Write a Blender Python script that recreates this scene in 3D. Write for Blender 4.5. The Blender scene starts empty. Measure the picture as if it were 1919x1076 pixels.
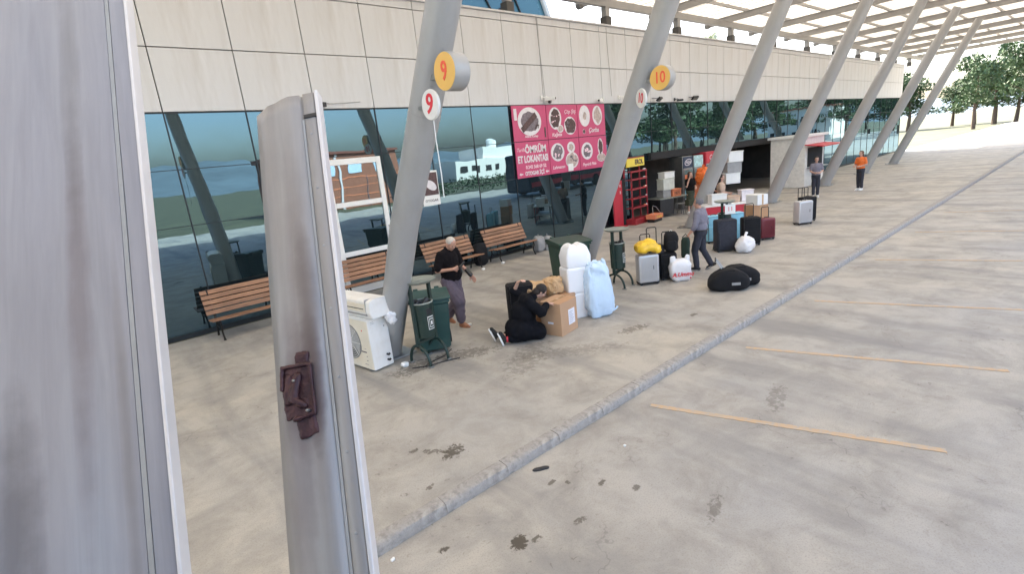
import bpy, bmesh, math, random
from mathutils import Vector, Matrix, Euler, noise
random.seed(7)
R = math.radians
S = bpy.context.scene
COL = S.collection
# ------------------------------------------------------------------ camera, world, sun, exposure
cam_d = bpy.data.cameras.new('camera'); cam = bpy.data.objects.new('camera', cam_d); COL.objects.link(cam)
yaw, pitch, roll = 0.7003, 0.2464, -0.1067
fwd = Vector((math.sin(yaw)*math.cos(pitch), math.cos(yaw)*math.cos(pitch), -math.sin(pitch)))
rt = fwd.cross(Vector((0, 0, 1))).normalized(); up = rt.cross(fwd)
c_, s_ = math.cos(roll), math.sin(roll)
rt2 = rt*c_ + up*s_; up2 = -rt*s_ + up*c_
cam.matrix_world = Matrix(((rt2.x, up2.x, -fwd.x, 0), (rt2.y, up2.y, -fwd.y, 0), (rt2.z, up2.z, -fwd.z, 3.0), (0, 0, 0, 1)))
cam_d.sensor_width = 36; cam_d.lens = 36*955.84/1919; cam_d.clip_start = .05; cam_d.clip_end = 6000
S.camera = cam
W = bpy.data.worlds.new('World'); S.world = W; W.use_nodes = True
wn = W.node_tree.nodes; wl = W.node_tree.links
sky = wn.new('ShaderNodeTexSky'); sky.sky_type = 'NISHITA'; sky.sun_disc = False
sky.sun_elevation = R(48); sky.sun_rotation = R(20); sky.air_density = 1.0; sky.dust_density = 4.0; sky.ozone_density = .6
wn['Background'].inputs[1].default_value = 0.15
wl.new(sky.outputs[0], wn['Background'].inputs[0])
sd = bpy.data.lights.new('sun', 'SUN'); sd.energy = 4.0; sd.angle = R(.6); sd.color = (1, .92, .80)
sun = bpy.data.objects.new('sun', sd); COL.objects.link(sun)
sdir = Vector((-math.sin(R(20))*math.cos(R(48)), -math.cos(R(20))*math.cos(R(48)), -math.sin(R(48))))
sun.rotation_euler = sdir.to_track_quat('-Z', 'Y').to_euler()
S.view_settings.view_transform = 'Standard'; S.view_settings.look = 'None'; S.view_settings.gamma = 1
S.view_settings.use_curve_mapping = False
S.view_settings.exposure = 2.55
S.render.engine = 'CYCLES'
S.cycles.use_denoising = True
S.cycles.max_bounces = 8; S.cycles.diffuse_bounces = 4

# ------------------------------------------------------------------ materials
def nodes(name):
    m = bpy.data.materials.new(name); m.use_nodes = True
    return m, m.node_tree.nodes, m.node_tree.links, m.node_tree.nodes['Principled BSDF']
def tex(n, l, scale, detail=5, rough=.6, vec=None, dist=0):
    t = n.new('ShaderNodeTexNoise'); t.inputs['Scale'].default_value = scale; t.inputs['Detail'].default_value = detail
    t.inputs['Roughness'].default_value = rough; t.inputs['Distortion'].default_value = dist
    if vec: l.new(vec, t.inputs['Vector'])
    return t.outputs['Fac']
def ramp(n, l, fac, a, b, ca=(0, 0, 0, 1), cb=(1, 1, 1, 1)):
    r = n.new('ShaderNodeValToRGB'); r.color_ramp.elements[0].position = a; r.color_ramp.elements[1].position = b
    r.color_ramp.elements[0].color = ca; r.color_ramp.elements[1].color = cb; l.new(fac, r.inputs[0]); return r.outputs[0]
def mixc(n, l, fac, a, b, mode='MIX'):
    m = n.new('ShaderNodeMix'); m.data_type = 'RGBA'; m.blend_type = mode
    for i, v in ((0, fac), (6, a), (7, b)):
        if isinstance(v, (int, float)): m.inputs[i].default_value = v
        elif isinstance(v, tuple): m.inputs[i].default_value = v if len(v) == 4 else (*v, 1)
        else: l.new(v, m.inputs[i])
    return m.outputs[2]
def mth(n, l, op, a, b=0.0, c=None):
    m = n.new('ShaderNodeMath'); m.operation = op
    for i, v in enumerate((a, b) if c is None else (a, b, c)):
        if isinstance(v, (int, float)): m.inputs[i].default_value = v
        else: l.new(v, m.inputs[i])
    return m.outputs[0]
def coords(n, l, kind='Object', sc=(1, 1, 1), rot=(0, 0, 0)):
    t = n.new('ShaderNodeTexCoord'); mp = n.new('ShaderNodeMapping'); mp.inputs['Scale'].default_value = sc; mp.inputs['Rotation'].default_value = rot
    l.new(t.outputs[kind], mp.inputs[0]); return mp.outputs[0]
def bump(n, l, b, h, strength=.3, dist=.01):
    bp = n.new('ShaderNodeBump'); bp.inputs['Strength'].default_value = strength; bp.inputs['Distance'].default_value = dist
    l.new(h, bp.inputs['Height']); l.new(bp.outputs[0], b.inputs['Normal'])
def M(name, col, rough=.55, metal=0., var=.12, scale=6, bmp=.0, bscale=60, dirt=None, dscale=3, sc=(1, 1, 1), spec=.5):
    m, n, l, b = nodes(name)
    v = coords(n, l, sc=sc)
    f = tex(n, l, scale, 6, .65, v)
    c1 = tuple(max(0, x*(1-var)) for x in col); c2 = tuple(min(1, x*(1+var)) for x in col)
    c = ramp(n, l, f, .3, .7, (*c1, 1), (*c2, 1))
    if dirt:
        d = ramp(n, l, tex(n, l, dscale, 8, .7, v), .48, .72)
        c = mixc(n, l, mth(n, l, 'MULTIPLY', d, dirt[3]), c, (*dirt[:3], 1))
    l.new(c, b.inputs['Base Color'])
    b.inputs['Roughness'].default_value = rough; b.inputs['Metallic'].default_value = metal; b.inputs['Specular IOR Level'].default_value = spec
    rr = mth(n, l, 'MULTIPLY_ADD', f, .25, rough-.12); l.new(rr, b.inputs['Roughness'])
    if bmp: bump(n, l, b, tex(n, l, bscale, 4, .6, v), bmp, .01)
    return m

def ground_mat(name, base, seed, spots, streak=1.0):
    m, n, l, b = nodes(name)
    t = n.new('ShaderNodeTexCoord'); P = t.outputs['Object']
    mp = n.new('ShaderNodeMapping'); mp.inputs['Location'].default_value = (seed, seed*.7, 0); l.new(P, mp.inputs[0]); v = mp.outputs[0]
    big = tex(n, l, .35, 5, .6, v); mid = tex(n, l, 1.6, 8, .7, v, .4); fine = tex(n, l, 70, 4, .7, v)
    c = ramp(n, l, big, .32, .68, (base[0]*.92, base[1]*.94, base[2]*.98, 1), (base[0]*1.12, base[1]*1.08, base[2]*1.0, 1))
    c = mixc(n, l, ramp(n, l, mid, .42, .72), c, (base[0]*.66, base[1]*.65, base[2]*.64, 1))
    # long soft darker bands of stretched noise, running across the bays
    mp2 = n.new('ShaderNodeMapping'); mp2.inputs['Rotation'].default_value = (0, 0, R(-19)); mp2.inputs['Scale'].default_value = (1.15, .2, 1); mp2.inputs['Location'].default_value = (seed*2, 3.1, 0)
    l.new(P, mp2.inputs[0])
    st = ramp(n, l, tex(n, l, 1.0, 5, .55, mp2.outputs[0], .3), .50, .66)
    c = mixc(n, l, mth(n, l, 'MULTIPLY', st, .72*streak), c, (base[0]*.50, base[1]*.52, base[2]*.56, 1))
    mp3 = n.new('ShaderNodeMapping'); mp3.inputs['Rotation'].default_value = (0, 0, R(12)); mp3.inputs['Scale'].default_value = (.5, 1.3, 1); l.new(P, mp3.inputs[0])
    st2 = ramp(n, l, tex(n, l, .9, 6, .6, mp3.outputs[0], .5), .54, .72)
    c = mixc(n, l, mth(n, l, 'MULTIPLY', st2, .6), c, (base[0]*.62, base[1]*.63, base[2]*.66, 1))
    # grit and small spots
    c = mixc(n, l, mth(n, l, 'MULTIPLY', ramp(n, l, fine, .50, .66), .5), c, (base[0]*.55, base[1]*.55, base[2]*.55, 1))
    sp = ramp(n, l, tex(n, l, 11, 6, .7, v, .5), .615, .665)
    c = mixc(n, l, mth(n, l, 'MULTIPLY', mth(n, l, 'MULTIPLY', sp, ramp(n, l, tex(n, l, .8, 3, .6, v), .42, .62)), .6), c, (.13, .115, .095, 1))
    # hairline cracks
    vo = n.new('ShaderNodeTexVoronoi'); vo.feature = 'DISTANCE_TO_EDGE'; vo.inputs['Scale'].default_value = .42
    wv = n.new('ShaderNodeVectorMath'); wv.operation = 'ADD'
    nz = n.new('ShaderNodeTexNoise'); nz.inputs['Scale'].default_value = 1.5; nz.inputs['Detail'].default_value = 6; l.new(v, nz.inputs['Vector'])
    l.new(v, wv.inputs[0]); l.new(nz.outputs['Color'], wv.inputs[1]); l.new(wv.outputs[0], vo.inputs['Vector'])
    cr = mth(n, l, 'MULTIPLY', mth(n, l, 'LESS_THAN', vo.outputs['Distance'], .0022), ramp(n, l, mid, .45, .6))
    c = mixc(n, l, mth(n, l, 'MULTIPLY', cr, .28), c, (.1, .09, .08, 1))
    # spills and stains with a place and a shape of their own
    wob = tex(n, l, 13, 9, .78, v, .6)
    sep = n.new('ShaderNodeSeparateXYZ'); l.new(P, sep.inputs[0])
    for (x, y, rx, ry, a, k) in spots:
        dx = mth(n, l, 'SUBTRACT', sep.outputs[0], x); dy = mth(n, l, 'SUBTRACT', sep.outputs[1], y)
        ca, sa = math.cos(a), math.sin(a)
        u = mth(n, l, 'DIVIDE', mth(n, l, 'ADD', mth(n, l, 'MULTIPLY', dx, ca), mth(n, l, 'MULTIPLY', dy, sa)), rx)
        w = mth(n, l, 'DIVIDE', mth(n, l, 'SUBTRACT', mth(n, l, 'MULTIPLY', dy, ca), mth(n, l, 'MULTIPLY', dx, sa)), ry)
        d = mth(n, l, 'ADD', mth(n, l, 'ADD', mth(n, l, 'MULTIPLY', u, u), mth(n, l, 'MULTIPLY', w, w)), mth(n, l, 'MULTIPLY_ADD', wob, 9.0, -4.3))
        f = ramp(n, l, d, .55, 1.15, (1, 1, 1, 1), (0, 0, 0, 1))
        c = mixc(n, l, mth(n, l, 'MULTIPLY', f, k), c, (.085, .072, .055, 1))
    l.new(c, b.inputs['Base Color'])
    l.new(mth(n, l, 'MULTIPLY_ADD', mid, .3, .5), b.inputs['Roughness'])
    b.inputs['Specular IOR Level'].default_value = .35
    h = mth(n, l, 'ADD', mth(n, l, 'MULTIPLY', fine, .5), mid)
    bump(n, l, b, h, .35, .01)
    return m

conc = (.432, .408, .368)
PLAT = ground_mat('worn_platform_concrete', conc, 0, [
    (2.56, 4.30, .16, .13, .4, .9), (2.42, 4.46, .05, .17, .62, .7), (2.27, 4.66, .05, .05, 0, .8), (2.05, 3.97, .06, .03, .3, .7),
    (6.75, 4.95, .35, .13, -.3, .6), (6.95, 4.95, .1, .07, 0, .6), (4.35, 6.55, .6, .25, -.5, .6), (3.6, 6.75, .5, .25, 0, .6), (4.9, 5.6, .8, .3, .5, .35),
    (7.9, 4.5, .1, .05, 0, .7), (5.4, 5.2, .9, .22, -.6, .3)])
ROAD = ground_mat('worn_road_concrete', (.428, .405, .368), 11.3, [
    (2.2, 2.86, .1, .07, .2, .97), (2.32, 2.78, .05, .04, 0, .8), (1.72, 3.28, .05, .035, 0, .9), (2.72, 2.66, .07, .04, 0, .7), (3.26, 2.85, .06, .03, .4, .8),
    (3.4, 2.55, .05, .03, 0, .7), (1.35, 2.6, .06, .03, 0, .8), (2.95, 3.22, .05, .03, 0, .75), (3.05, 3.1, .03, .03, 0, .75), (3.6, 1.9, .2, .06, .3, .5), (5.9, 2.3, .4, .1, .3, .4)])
KERB = M('rough_kerb_concrete', (.365, .345, .32), .9, 0, .22, 9, .35, 80, (.14, .128, .115, .7), 11, spec=.2)
CLAD = M('pale_stone_cladding', (.60, .60, .61), .5, 0, .05, 1.2, .05, 30, (.38, .35, .32, .40), 1.3, (1.6, 1, .22))
JOINT = M('dark_joint', (.035, .033, .03), .8)
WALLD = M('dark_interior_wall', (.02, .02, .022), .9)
FRAMED = M('dark_aluminium', (.03, .035, .04), .4, .6)
COLP = M('grey_column_paint', (.40, .40, .40), .42, .25, .05, 2, .05, 20, (.30, .28, .25, .35), 2.2, (1, 1, .3))
WHITE = M('white_paint', (.78, .78, .76), .4, 0, .04, 5)
WPLAST = M('white_plastic', (.80, .79, .76), .38, 0, .04, 4, .03, 10, (.6, .52, .4, .35), 3)
CREAM = M('yellowed_plastic', (.74, .68, .56), .45, 0, .06, 3, .02, 10, (.55, .42, .25, .4), 2)
GREYP = M('grey_plastic', (.30, .30, .30), .5)
BLACK = M('black_plastic', (.018, .018, .02), .45, 0, .2, 8)
BLACKF = M('black_fabric', (.011, .011, .013), .85, 0, .3, 14, .4, 90, spec=.3)
NAVYF = M('charcoal_fabric', (.028, .03, .042), .85, 0, .3, 14, .3, 90)
GREEN = M('dark_green_enamel', (.014, .034, .028), .38, .1, .15, 6, .05, 20, (.06, .07, .055, .4), 5)
WGREEN = M('green_bin_plastic', (.018, .062, .056), .5, 0, .12, 4, .05, 40, (.07, .09, .08, .45), 3)
WGREEN2 = M('deep_green_bin_plastic', (.014, .052, .035), .5, 0, .12, 4, .05, 40, (.07, .09, .08, .4), 3)
STEEL = M('dull_steel', (.35, .36, .36), .35, .9, .1, 8)
GSTEEL = M('grey_green_steel', (.28, .31, .28), .5, .3, .15, 8, .1, 30, (.15, .13, .1, .5), 6)
IRON = M('black_cast_iron', (.014, .013, .013), .5, .5, .2, 20, .2, 60)
CARD = M('brown_cardboard', (.48, .30, .18), .8, 0, .06, 3, .08, 50)
CARD2 = M('dark_cardboard_side', (.47, .275, .15), .8, 0, .06, 3, .08, 50)
KRAFT = M('kraft_paper', (.52, .34, .18), .75, 0, .12, 8, .3, 30)
PAPER = M('white_paper_print', (.72, .72, .78), .7, 0, .05, 8)
RED = M('red_paint', (.52, .03, .05), .45, 0, .1, 5)
REDSH = M('worn_red_metal', (.33, .025, .035), .45, .1, .15, 8, .05, 30, (.18, .03, .03, .6), 5)
REDT = M('red_print', (.70, .04, .06), .5, 0, .02)
ORT = M('orange_red_print', (.85, .12, .06), .5, 0, .02)
YEL = M('amber_acrylic', (.82, .50, .13), .35, 0, .04, 4)
YELB = M('yellow_plastic_bag', (.85, .52, .03), .3, 0, .1, 8, .3, 25)
YSIGN = M('yellow_sign_board', (.80, .62, .08), .4, 0, .03)
PINK = M('magenta_vinyl', (.54, .065, .165), .42, 0, .06, 3)
PINKW = M('pale_pink_print', (.85, .62, .68), .5, 0, .05)
PLATE = M('printed_plate_white', (.70, .66, .68), .5, 0, .1, 9)
FOODA = M('printed_food_brown', (.09, .05, .05), .6, 0, .6, 14)
FOODB = M('printed_food_grey', (.17, .14, .16), .6, 0, .6, 12)
FOODC = M('printed_food_pale', (.45, .36, .33), .6, 0, .4, 12)
LBLUE = M('pale_blue_plastic', (.56, .71, .87), .25, 0, .05, 3, .35, 16)
SKYBL = M('sky_blue_cloth', (.25, .55, .70), .6, 0, .1, 8)
BAGW = M('white_carrier_plastic', (.80, .79, .80), .3, 0, .05, 9, .3, 22)
FOAM = M('white_wrapped_foam', (.84, .85, .87), .4, 0, .02, 4, .08, 16)
CASEW = M('silver_ribbed_shell', (.55, .55, .56), .35, .3, .05, 6)
SKIN = M('skin', (.50, .27, .19), .55, 0, .1, 12)
SKIN2 = M('pale_skin', (.55, .33, .25), .55, 0, .1, 12)
HAIRW = M('white_hair', (.52, .47, .41), .8, 0, .15, 60, .5, 120)
HAIRD = M('dark_hair', (.02, .014, .012), .7, 0, .2, 60, .5, 120)
HAIRB = M('brown_hair', (.10, .05, .03), .7, 0, .2, 60, .5, 120)
HAIRG = M('grey_hair', (.16, .15, .16), .8, 0, .2, 60, .5, 120)
SHIRTK = M('black_shirt_cloth', (.010, .008, .009), .95, 0, .3, 10, .3, 60, spec=.15)
TROUP = M('mauve_grey_trouser_cloth', (.115, .09, .115), .9, 0, .15, 8, .3, 50)
TROUD = M('dark_trouser_cloth', (.030, .032, .045), .9, 0, .15, 8, .3, 50)
SHIRTG = M('grey_mauve_shirt_cloth', (.19, .18, .22), .85, 0, .1, 8, .3, 50)
BLKCL = M('black_loose_cloth', (.007, .0075, .0105), .95, 0, .3, 8, .4, 40, spec=.15)
SKIRT = M('olive_skirt_cloth', (.045, .055, .035), .9, 0, .2, 8, .3, 40)
BEIGE = M('beige_cloth', (.55, .40, .30), .85, 0, .1, 8)
TAN = M('tan_leather', (.38, .17, .09), .6, 0, .15, 8)
SNEAK = M('black_canvas', (.02, .02, .02), .8)
ORANGE = M('orange_net_sack', (.80, .17, .03), .6, 0, .3, 30, .5, 50)
ORB = M('orange_card', (.72, .24, .12), .6, 0, .12, 10)
LINEO, _n, _l, _b = nodes('worn_orange_road_paint')
_v = coords(_n, _l); _c = mixc(_n, _l, ramp(_n, _l, tex(_n, _l, 2.2, 4, .6, _v), .35, .7), (.55, .37, .21, 1), (.46, .38, .29, 1))
_c = mixc(_n, _l, ramp(_n, _l, tex(_n, _l, 17, 8, .75, _v), .50, .60), _c, (.40, .37, .33, 1)); _l.new(_c, _b.inputs['Base Color']); _b.inputs['Roughness'].default_value = .8
TEAL = M('teal_vault_glazing', (.045, .12, .145), .25, .2, .15, .3)
ROOFM = M('pale_profiled_roofing', (.62, .60, .55), .5, .1, .08, 1)
def trans_mat():
    m, n, l, b = nodes('translucent_profiled_roofing')
    v = coords(n, l, sc=(1, .2, 1)); f = tex(n, l, 2, 5, .6, v)
    c = ramp(n, l, f, .3, .7, (.42, .405, .37, 1), (.52, .50, .46, 1))
    d = n.new('ShaderNodeBsdfDiffuse'); l.new(c, d.inputs[0]); tr = n.new('ShaderNodeBsdfTranslucent'); tr.inputs[0].default_value = (.78, .72, .62, 1)
    mx = n.new('ShaderNodeMixShader'); mx.inputs[0].default_value = .26; l.new(d.outputs[0], mx.inputs[1]); l.new(tr.outputs[0], mx.inputs[2]); l.new(mx.outputs[0], n['Material Output'].inputs[0]); return m
ROOFT = trans_mat()
BEAM = M('grey_roof_steel', (.34, .33, .32), .45, .3, .08, 3)
BRICKO = M('terracotta_render', (.30, .12, .075), .8, 0, .15, 1)
WWALL = M('white_house_render', (.72, .70, .66), .8)
GRASS = M('dry_verge_ground', (.075, .08, .045), .9, 0, .4, .3)
HILL = M('haze_tinted_hillside', (.10, .14, .17), 1, 0, .25, .01)  # distance haze is put into the hill colour as a bluish tint
BARK = M('bark', (.10, .07, .05), .9, 0, .3, 10, .5, 20)
LEAF = M('leaf_green', (.045, .085, .028), .6, 0, .45, 1.2)
LEAFP = M('palm_green', (.10, .17, .05), .5, 0, .35, 2)
HEDG = M('hedge_green', (.02, .05, .018), .7, 0, .5, 2)
BUSW = M('coach_white_paint', (.55, .57, .60), .3, .1, .06, 1)
BUSB = M('coach_dark_paint', (.03, .04, .06), .25, .1, .1, 1)
TYRE = M('tyre_rubber', (.02, .02, .02), .8)
def wood_mat():
    m, n, l, b = nodes('varnished_bench_wood')
    v = coords(n, l, sc=(1.2, 22, 22))
    oi = n.new('ShaderNodeObjectInfo')
    f = tex(n, l, 2.2, 7, .65, v, .6)
    c = ramp(n, l, f, .3, .72, (.15, .070, .040, 1), (.42, .22, .12, 1))
    d = mth(n, l, 'MULTIPLY_ADD', oi.outputs['Random'], .5, .72)
    hs = n.new('ShaderNodeHueSaturation'); l.new(c, hs.inputs['Color']); l.new(d, hs.inputs['Value']); l.new(hs.outputs[0], b.inputs['Base Color'])
    b.inputs['Roughness'].default_value = .5
    bump(n, l, b, f, .2, .003); return m
WOOD = wood_mat()
def glass_mat():
    # tinted reflective curtain-wall pane: a dark body behind a bluish mirror coat with the slight waviness of toughened glass
    m, n, l, b = nodes('tinted_mirror_glass')
    v = coords(n, l, 'Object'); nz = tex(n, l, .9, 2, .4, v)
    g = n.new('ShaderNodeBsdfGlossy'); g.inputs['Color'].default_value = (.45, .68, .80, 1); g.inputs['Roughness'].default_value = .012
    d = n.new('ShaderNodeBsdfDiffuse'); d.inputs['Color'].default_value = (.010, .016, .020, 1)
    bp = n.new('ShaderNodeBump'); bp.inputs['Strength'].default_value = .18; bp.inputs['Distance'].default_value = .02
    l.new(nz, bp.inputs['Height']); l.new(bp.outputs[0], g.inputs['Normal'])
    fr = n.new('ShaderNodeFresnel'); fr.inputs['IOR'].default_value = 1.6
    f = mth(n, l, 'MULTIPLY_ADD', fr.outputs[0], .6, .19)
    mx = n.new('ShaderNodeMixShader'); l.new(f, mx.inputs[0]); l.new(d.outputs[0], mx.inputs[1]); l.new(g.outputs[0], mx.inputs[2])
    l.new(mx.outputs[0], n['Material Output'].inputs[0]); return m
GLASS = glass_mat()
def panel_mat(name, base, spots, dark):
    # metal door skin: paint, vertical grime and greasy rust round the latch
    m, n, l, b = nodes(name)
    t = n.new('ShaderNodeTexCoord'); P = t.outputs['Object']
    mp = n.new('ShaderNodeMapping'); mp.inputs['Scale'].default_value = (28, 2.0, 2.0); l.new(P, mp.inputs[0])
    f = tex(n, l, 1.0, 5, .6, mp.outputs[0], .4); g = tex(n, l, 6, 5, .6, P)
    c = ramp(n, l, f, .3, .7, (base[0]*.88, base[1]*.88, base[2]*.89, 1), (base[0]*1.07, base[1]*1.07, base[2]*1.07, 1))
    sep = n.new('ShaderNodeSeparateXYZ'); l.new(P, sep.inputs[0])
    for (x, y, rx, ry, k, col) in spots:
        u = mth(n, l, 'DIVIDE', mth(n, l, 'SUBTRACT', sep.outputs[0], x), rx); w = mth(n, l, 'DIVIDE', mth(n, l, 'SUBTRACT', sep.outputs[1], y), ry)
        d = mth(n, l, 'ADD', mth(n, l, 'ADD', mth(n, l, 'MULTIPLY', u, u), mth(n, l, 'MULTIPLY', w, w)), mth(n, l, 'MULTIPLY_ADD', g, 1.2, -.6))
        c = mixc(n, l, mth(n, l, 'MULTIPLY', ramp(n, l, d, 0., 1.3, (1, 1, 1, 1), (0, 0, 0, 1)), k), c, col)
    l.new(c, b.inputs['Base Color']); b.inputs['Metallic'].default_value = .15; b.inputs['Roughness'].default_value = .4
    bump(n, l, b, g, .08, .01)
    return m

# ------------------------------------------------------------------ mesh helpers
def tag(o, label=None, cat=None, group=None, kind=None):
    if label: o['label'] = label
    if cat: o['category'] = cat
    if group: o['group'] = group
    if kind: o['kind'] = kind
    return o
def thing(name, label, cat, loc=(0, 0, 0), rz=0, group=None):
    o = bpy.data.objects.new(name, None); COL.objects.link(o); o.location = loc; o.rotation_euler = (0, 0, rz); o.empty_display_size = .2
    return tag(o, label, cat, group)
def fin(name, bm, mat, parent=None, smooth=False, loc=None):
    me = bpy.data.meshes.new(name); bmesh.ops.recalc_face_normals(bm, faces=bm.faces); bm.to_mesh(me); bm.free()
    for m in (mat if isinstance(mat, (list, tuple)) else [mat]): me.materials.append(m)
    if smooth:
        for p in me.polygons: p.use_smooth = True
        me.set_sharp_from_angle(angle=R(42))
    o = bpy.data.objects.new(name, me); COL.objects.link(o)
    if parent: o.parent = parent
    if loc: o.location = loc
    return o
def inst(src, parent, loc, rot=None, label=None):
    o = src.copy(); COL.objects.link(o); o.parent = parent; o.location = loc
    if rot: o.rotation_euler = rot
    if label: o['label'] = label
    return o
def B(bm, x0, x1, y0, y1, z0, z1, bev=0, mtx=None, mi=0):
    r = bmesh.ops.create_cube(bm, size=1); vs = r['verts']
    bmesh.ops.scale(bm, vec=(abs(x1-x0), abs(y1-y0), abs(z1-z0)), verts=vs)
    bmesh.ops.translate(bm, vec=((x0+x1)/2, (y0+y1)/2, (z0+z1)/2), verts=vs)
    es = list({e for v in vs for e in v.link_edges})
    if mi:
        for f in {f for v in vs for f in v.link_faces}: f.material_index = mi
    if bev:
        rr = bmesh.ops.bevel(bm, geom=es, offset=bev, segments=2, affect='EDGES', profile=.5); vs = list({v for v in rr['verts']} | {v for v in vs if v.is_valid})
    if mtx: bmesh.ops.transform(bm, matrix=mtx, verts=vs)
    return vs
def bx(*a, **k):
    bm = bmesh.new(); B(bm, *a, **k); return bm
def tube(bm, pts, r, seg=10, caps=True, closed=False):
    pts = [Vector(p) for p in pts]; n = len(pts); rs = r if isinstance(r, (list, tuple)) else [r]*n
    rings = []; prev = None
    for i, p in enumerate(pts):
        if closed: d = pts[(i+1) % n]-pts[i-1]
        else: d = pts[min(i+1, n-1)]-pts[max(i-1, 0)]
        d.normalize()
        if prev is None:
            a = Vector((0, 0, 1)) if abs(d.z) < .9 else Vector((1, 0, 0)); u = d.cross(a).normalized()
        else: u = (prev - d*prev.dot(d)).normalized()
        prev = u; w = d.cross(u)
        rings.append([bm.verts.new(p + (u*math.cos(2*math.pi*k/seg)+w*math.sin(2*math.pi*k/seg))*rs[i]) for k in range(seg)])
    for i in range(n if closed else n-1):
        a, b = rings[i], rings[(i+1) % n]
        for k in range(seg): bm.faces.new((a[k], a[(k+1) % seg], b[(k+1) % seg], b[k]))
    if caps and not closed:
        bm.faces.new(rings[0][::-1]); bm.faces.new(rings[-1])
    return bm
def tb(pts, r, seg=10, **k):
    return tube(bmesh.new(), pts, r, seg, **k)
def lathe(bm, prof, seg=24, c=(0, 0, 0), mtx=None):
    rings = []; nv = []
    for (r, z) in prof:
        rings.append([bm.verts.new((c[0]+r*math.cos(2*math.pi*k/seg), c[1]+r*math.sin(2*math.pi*k/seg), c[2]+z)) for k in range(seg)]); nv += rings[-1]
    for a, b in zip(rings, rings[1:]):
        for k in range(seg): bm.faces.new((a[k], a[(k+1) % seg], b[(k+1) % seg], b[k]))
    bm.faces.new(rings[0][::-1]); bm.faces.new(rings[-1])
    if mtx: bmesh.ops.transform(bm, matrix=mtx, verts=nv)
    return bm
def cap(bm, p0, r0, p1, r1, seg=12):
    p0, p1 = Vector(p0), Vector(p1); d = p1-p0; L = max(d.length, 1e-5); d.normalize()
    pts = []; rs = []
    for k in range(4): a = math.pi/2*(1-k/4); pts.append(p0-d*r0*math.sin(a)); rs.append(max(r0*math.cos(a), r0*.06))
    for k in range(5): a = math.pi/2*k/4; pts.append(p1+d*r1*math.sin(a)); rs.append(max(r1*math.cos(a), r1*.06))
    tube(bm, pts, rs, seg); return bm
def ell(bm, c, r, rot=None, seg=16):
    rr = bmesh.ops.create_uvsphere(bm, u_segments=seg, v_segments=max(8, seg*2//3), radius=1)
    m = Matrix.Translation(c) @ (Euler(rot).to_matrix().to_4x4() if rot else Matrix()) @ Matrix.Diagonal((*r, 1))
    bmesh.ops.transform(bm, matrix=m, verts=rr['verts']); return bm
def superell(bm, c, r, e=.35, seg=28, rot=None):
    rr = bmesh.ops.create_uvsphere(bm, u_segments=seg, v_segments=seg//2+4, radius=1)
    for v in rr['verts']:
        v.co = Vector([math.copysign(abs(x)**e, x) for x in v.co])
        m = max(1e-6, (abs(v.co.x)**(2/e)+abs(v.co.y)**(2/e)+abs(v.co.z)**(2/e))**(e/2)); v.co /= m
    m = Matrix.Translation(c) @ (Euler(rot).to_matrix().to_4x4() if rot else Matrix()) @ Matrix.Diagonal((*r, 1))
    bmesh.ops.transform(bm, matrix=m, verts=rr['verts']); return bm
def wrinkle(bm, amp, freq, seed=0, aniso=(1, 1, 1)):
    bm.normal_update()
    o = Vector((seed*3.7, seed*1.3, seed*5.1))
    ds = []
    for v in bm.verts:
        q = Vector((v.co.x*aniso[0], v.co.y*aniso[1], v.co.z*aniso[2]))*freq+o
        ds.append(v.normal*(noise.noise(q)+.5*(1-2*abs(noise.noise(q*2.1))))*amp)
    for v, d in zip(bm.verts, ds): v.co += d
def blob(name, bm, mat, parent, voxel=.012, smooth=3, amp=0, freq=6, seed=0, aniso=(1, 1, 1), flat=None):
    me = bpy.data.meshes.new(name+'_t'); bmesh.ops.recalc_face_normals(bm, faces=bm.faces); bm.to_mesh(me); bm.free()
    t = bpy.data.objects.new(name+'_t', me); COL.objects.link(t)
    md = t.modifiers.new('r', 'REMESH'); md.mode = 'VOXEL'; md.voxel_size = voxel
    ms = t.modifiers.new('s', 'SMOOTH'); ms.iterations = smooth; ms.factor = .5
    dg = bpy.context.evaluated_depsgraph_get(); m2 = bpy.data.meshes.new_from_object(t.evaluated_get(dg))
    bpy.data.objects.remove(t); bpy.data.meshes.remove(me)
    b2 = bmesh.new(); b2.from_mesh(m2); bpy.data.meshes.remove(m2)
    if amp: wrinkle(b2, amp, freq, seed, aniso)
    if flat is not None:
        for v in b2.verts:
            if v.co.z < flat: v.co.z = flat
    return fin(name, b2, mat, parent, True)
_cur = []
def text(name, s, size, mtx, mat, parent=None, ext=.003, sx=1.0, shear=0., bold=0.):
    cu = bpy.data.curves.new(name, 'FONT'); cu.body = s; cu.size = size; cu.extrude = ext; cu.align_x = 'CENTER'; cu.align_y = 'CENTER'; cu.shear = shear; cu.offset = bold
    cu.resolution_u = 3
    t = bpy.data.objects.new(name+'_t', cu); COL.objects.link(t)
    dg = bpy.context.evaluated_depsgraph_get(); me = bpy.data.meshes.new_from_object(t.evaluated_get(dg))
    bpy.data.objects.remove(t); bpy.data.curves.remove(cu)
    me.transform(mtx @ Matrix.Diagonal((sx, 1, 1, 1))); me.materials.clear(); me.materials.append(mat)
    o = bpy.data.objects.new(name, me); COL.objects.link(o)
    if parent: o.parent = parent
    return o
def face_mtx(xa, ya, loc):
    xa = Vector(xa).normalized(); ya = Vector(ya).normalized(); za = xa.cross(ya)
    return Matrix(((xa.x, ya.x, za.x, loc[0]), (xa.y, ya.y, za.y, loc[1]), (xa.z, ya.z, za.z, loc[2]), (0, 0, 0, 1)))
def FRONT(x, y, z): return face_mtx((1, 0, 0), (0, 0, 1), (x, y, z))   # faces -Y

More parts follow.
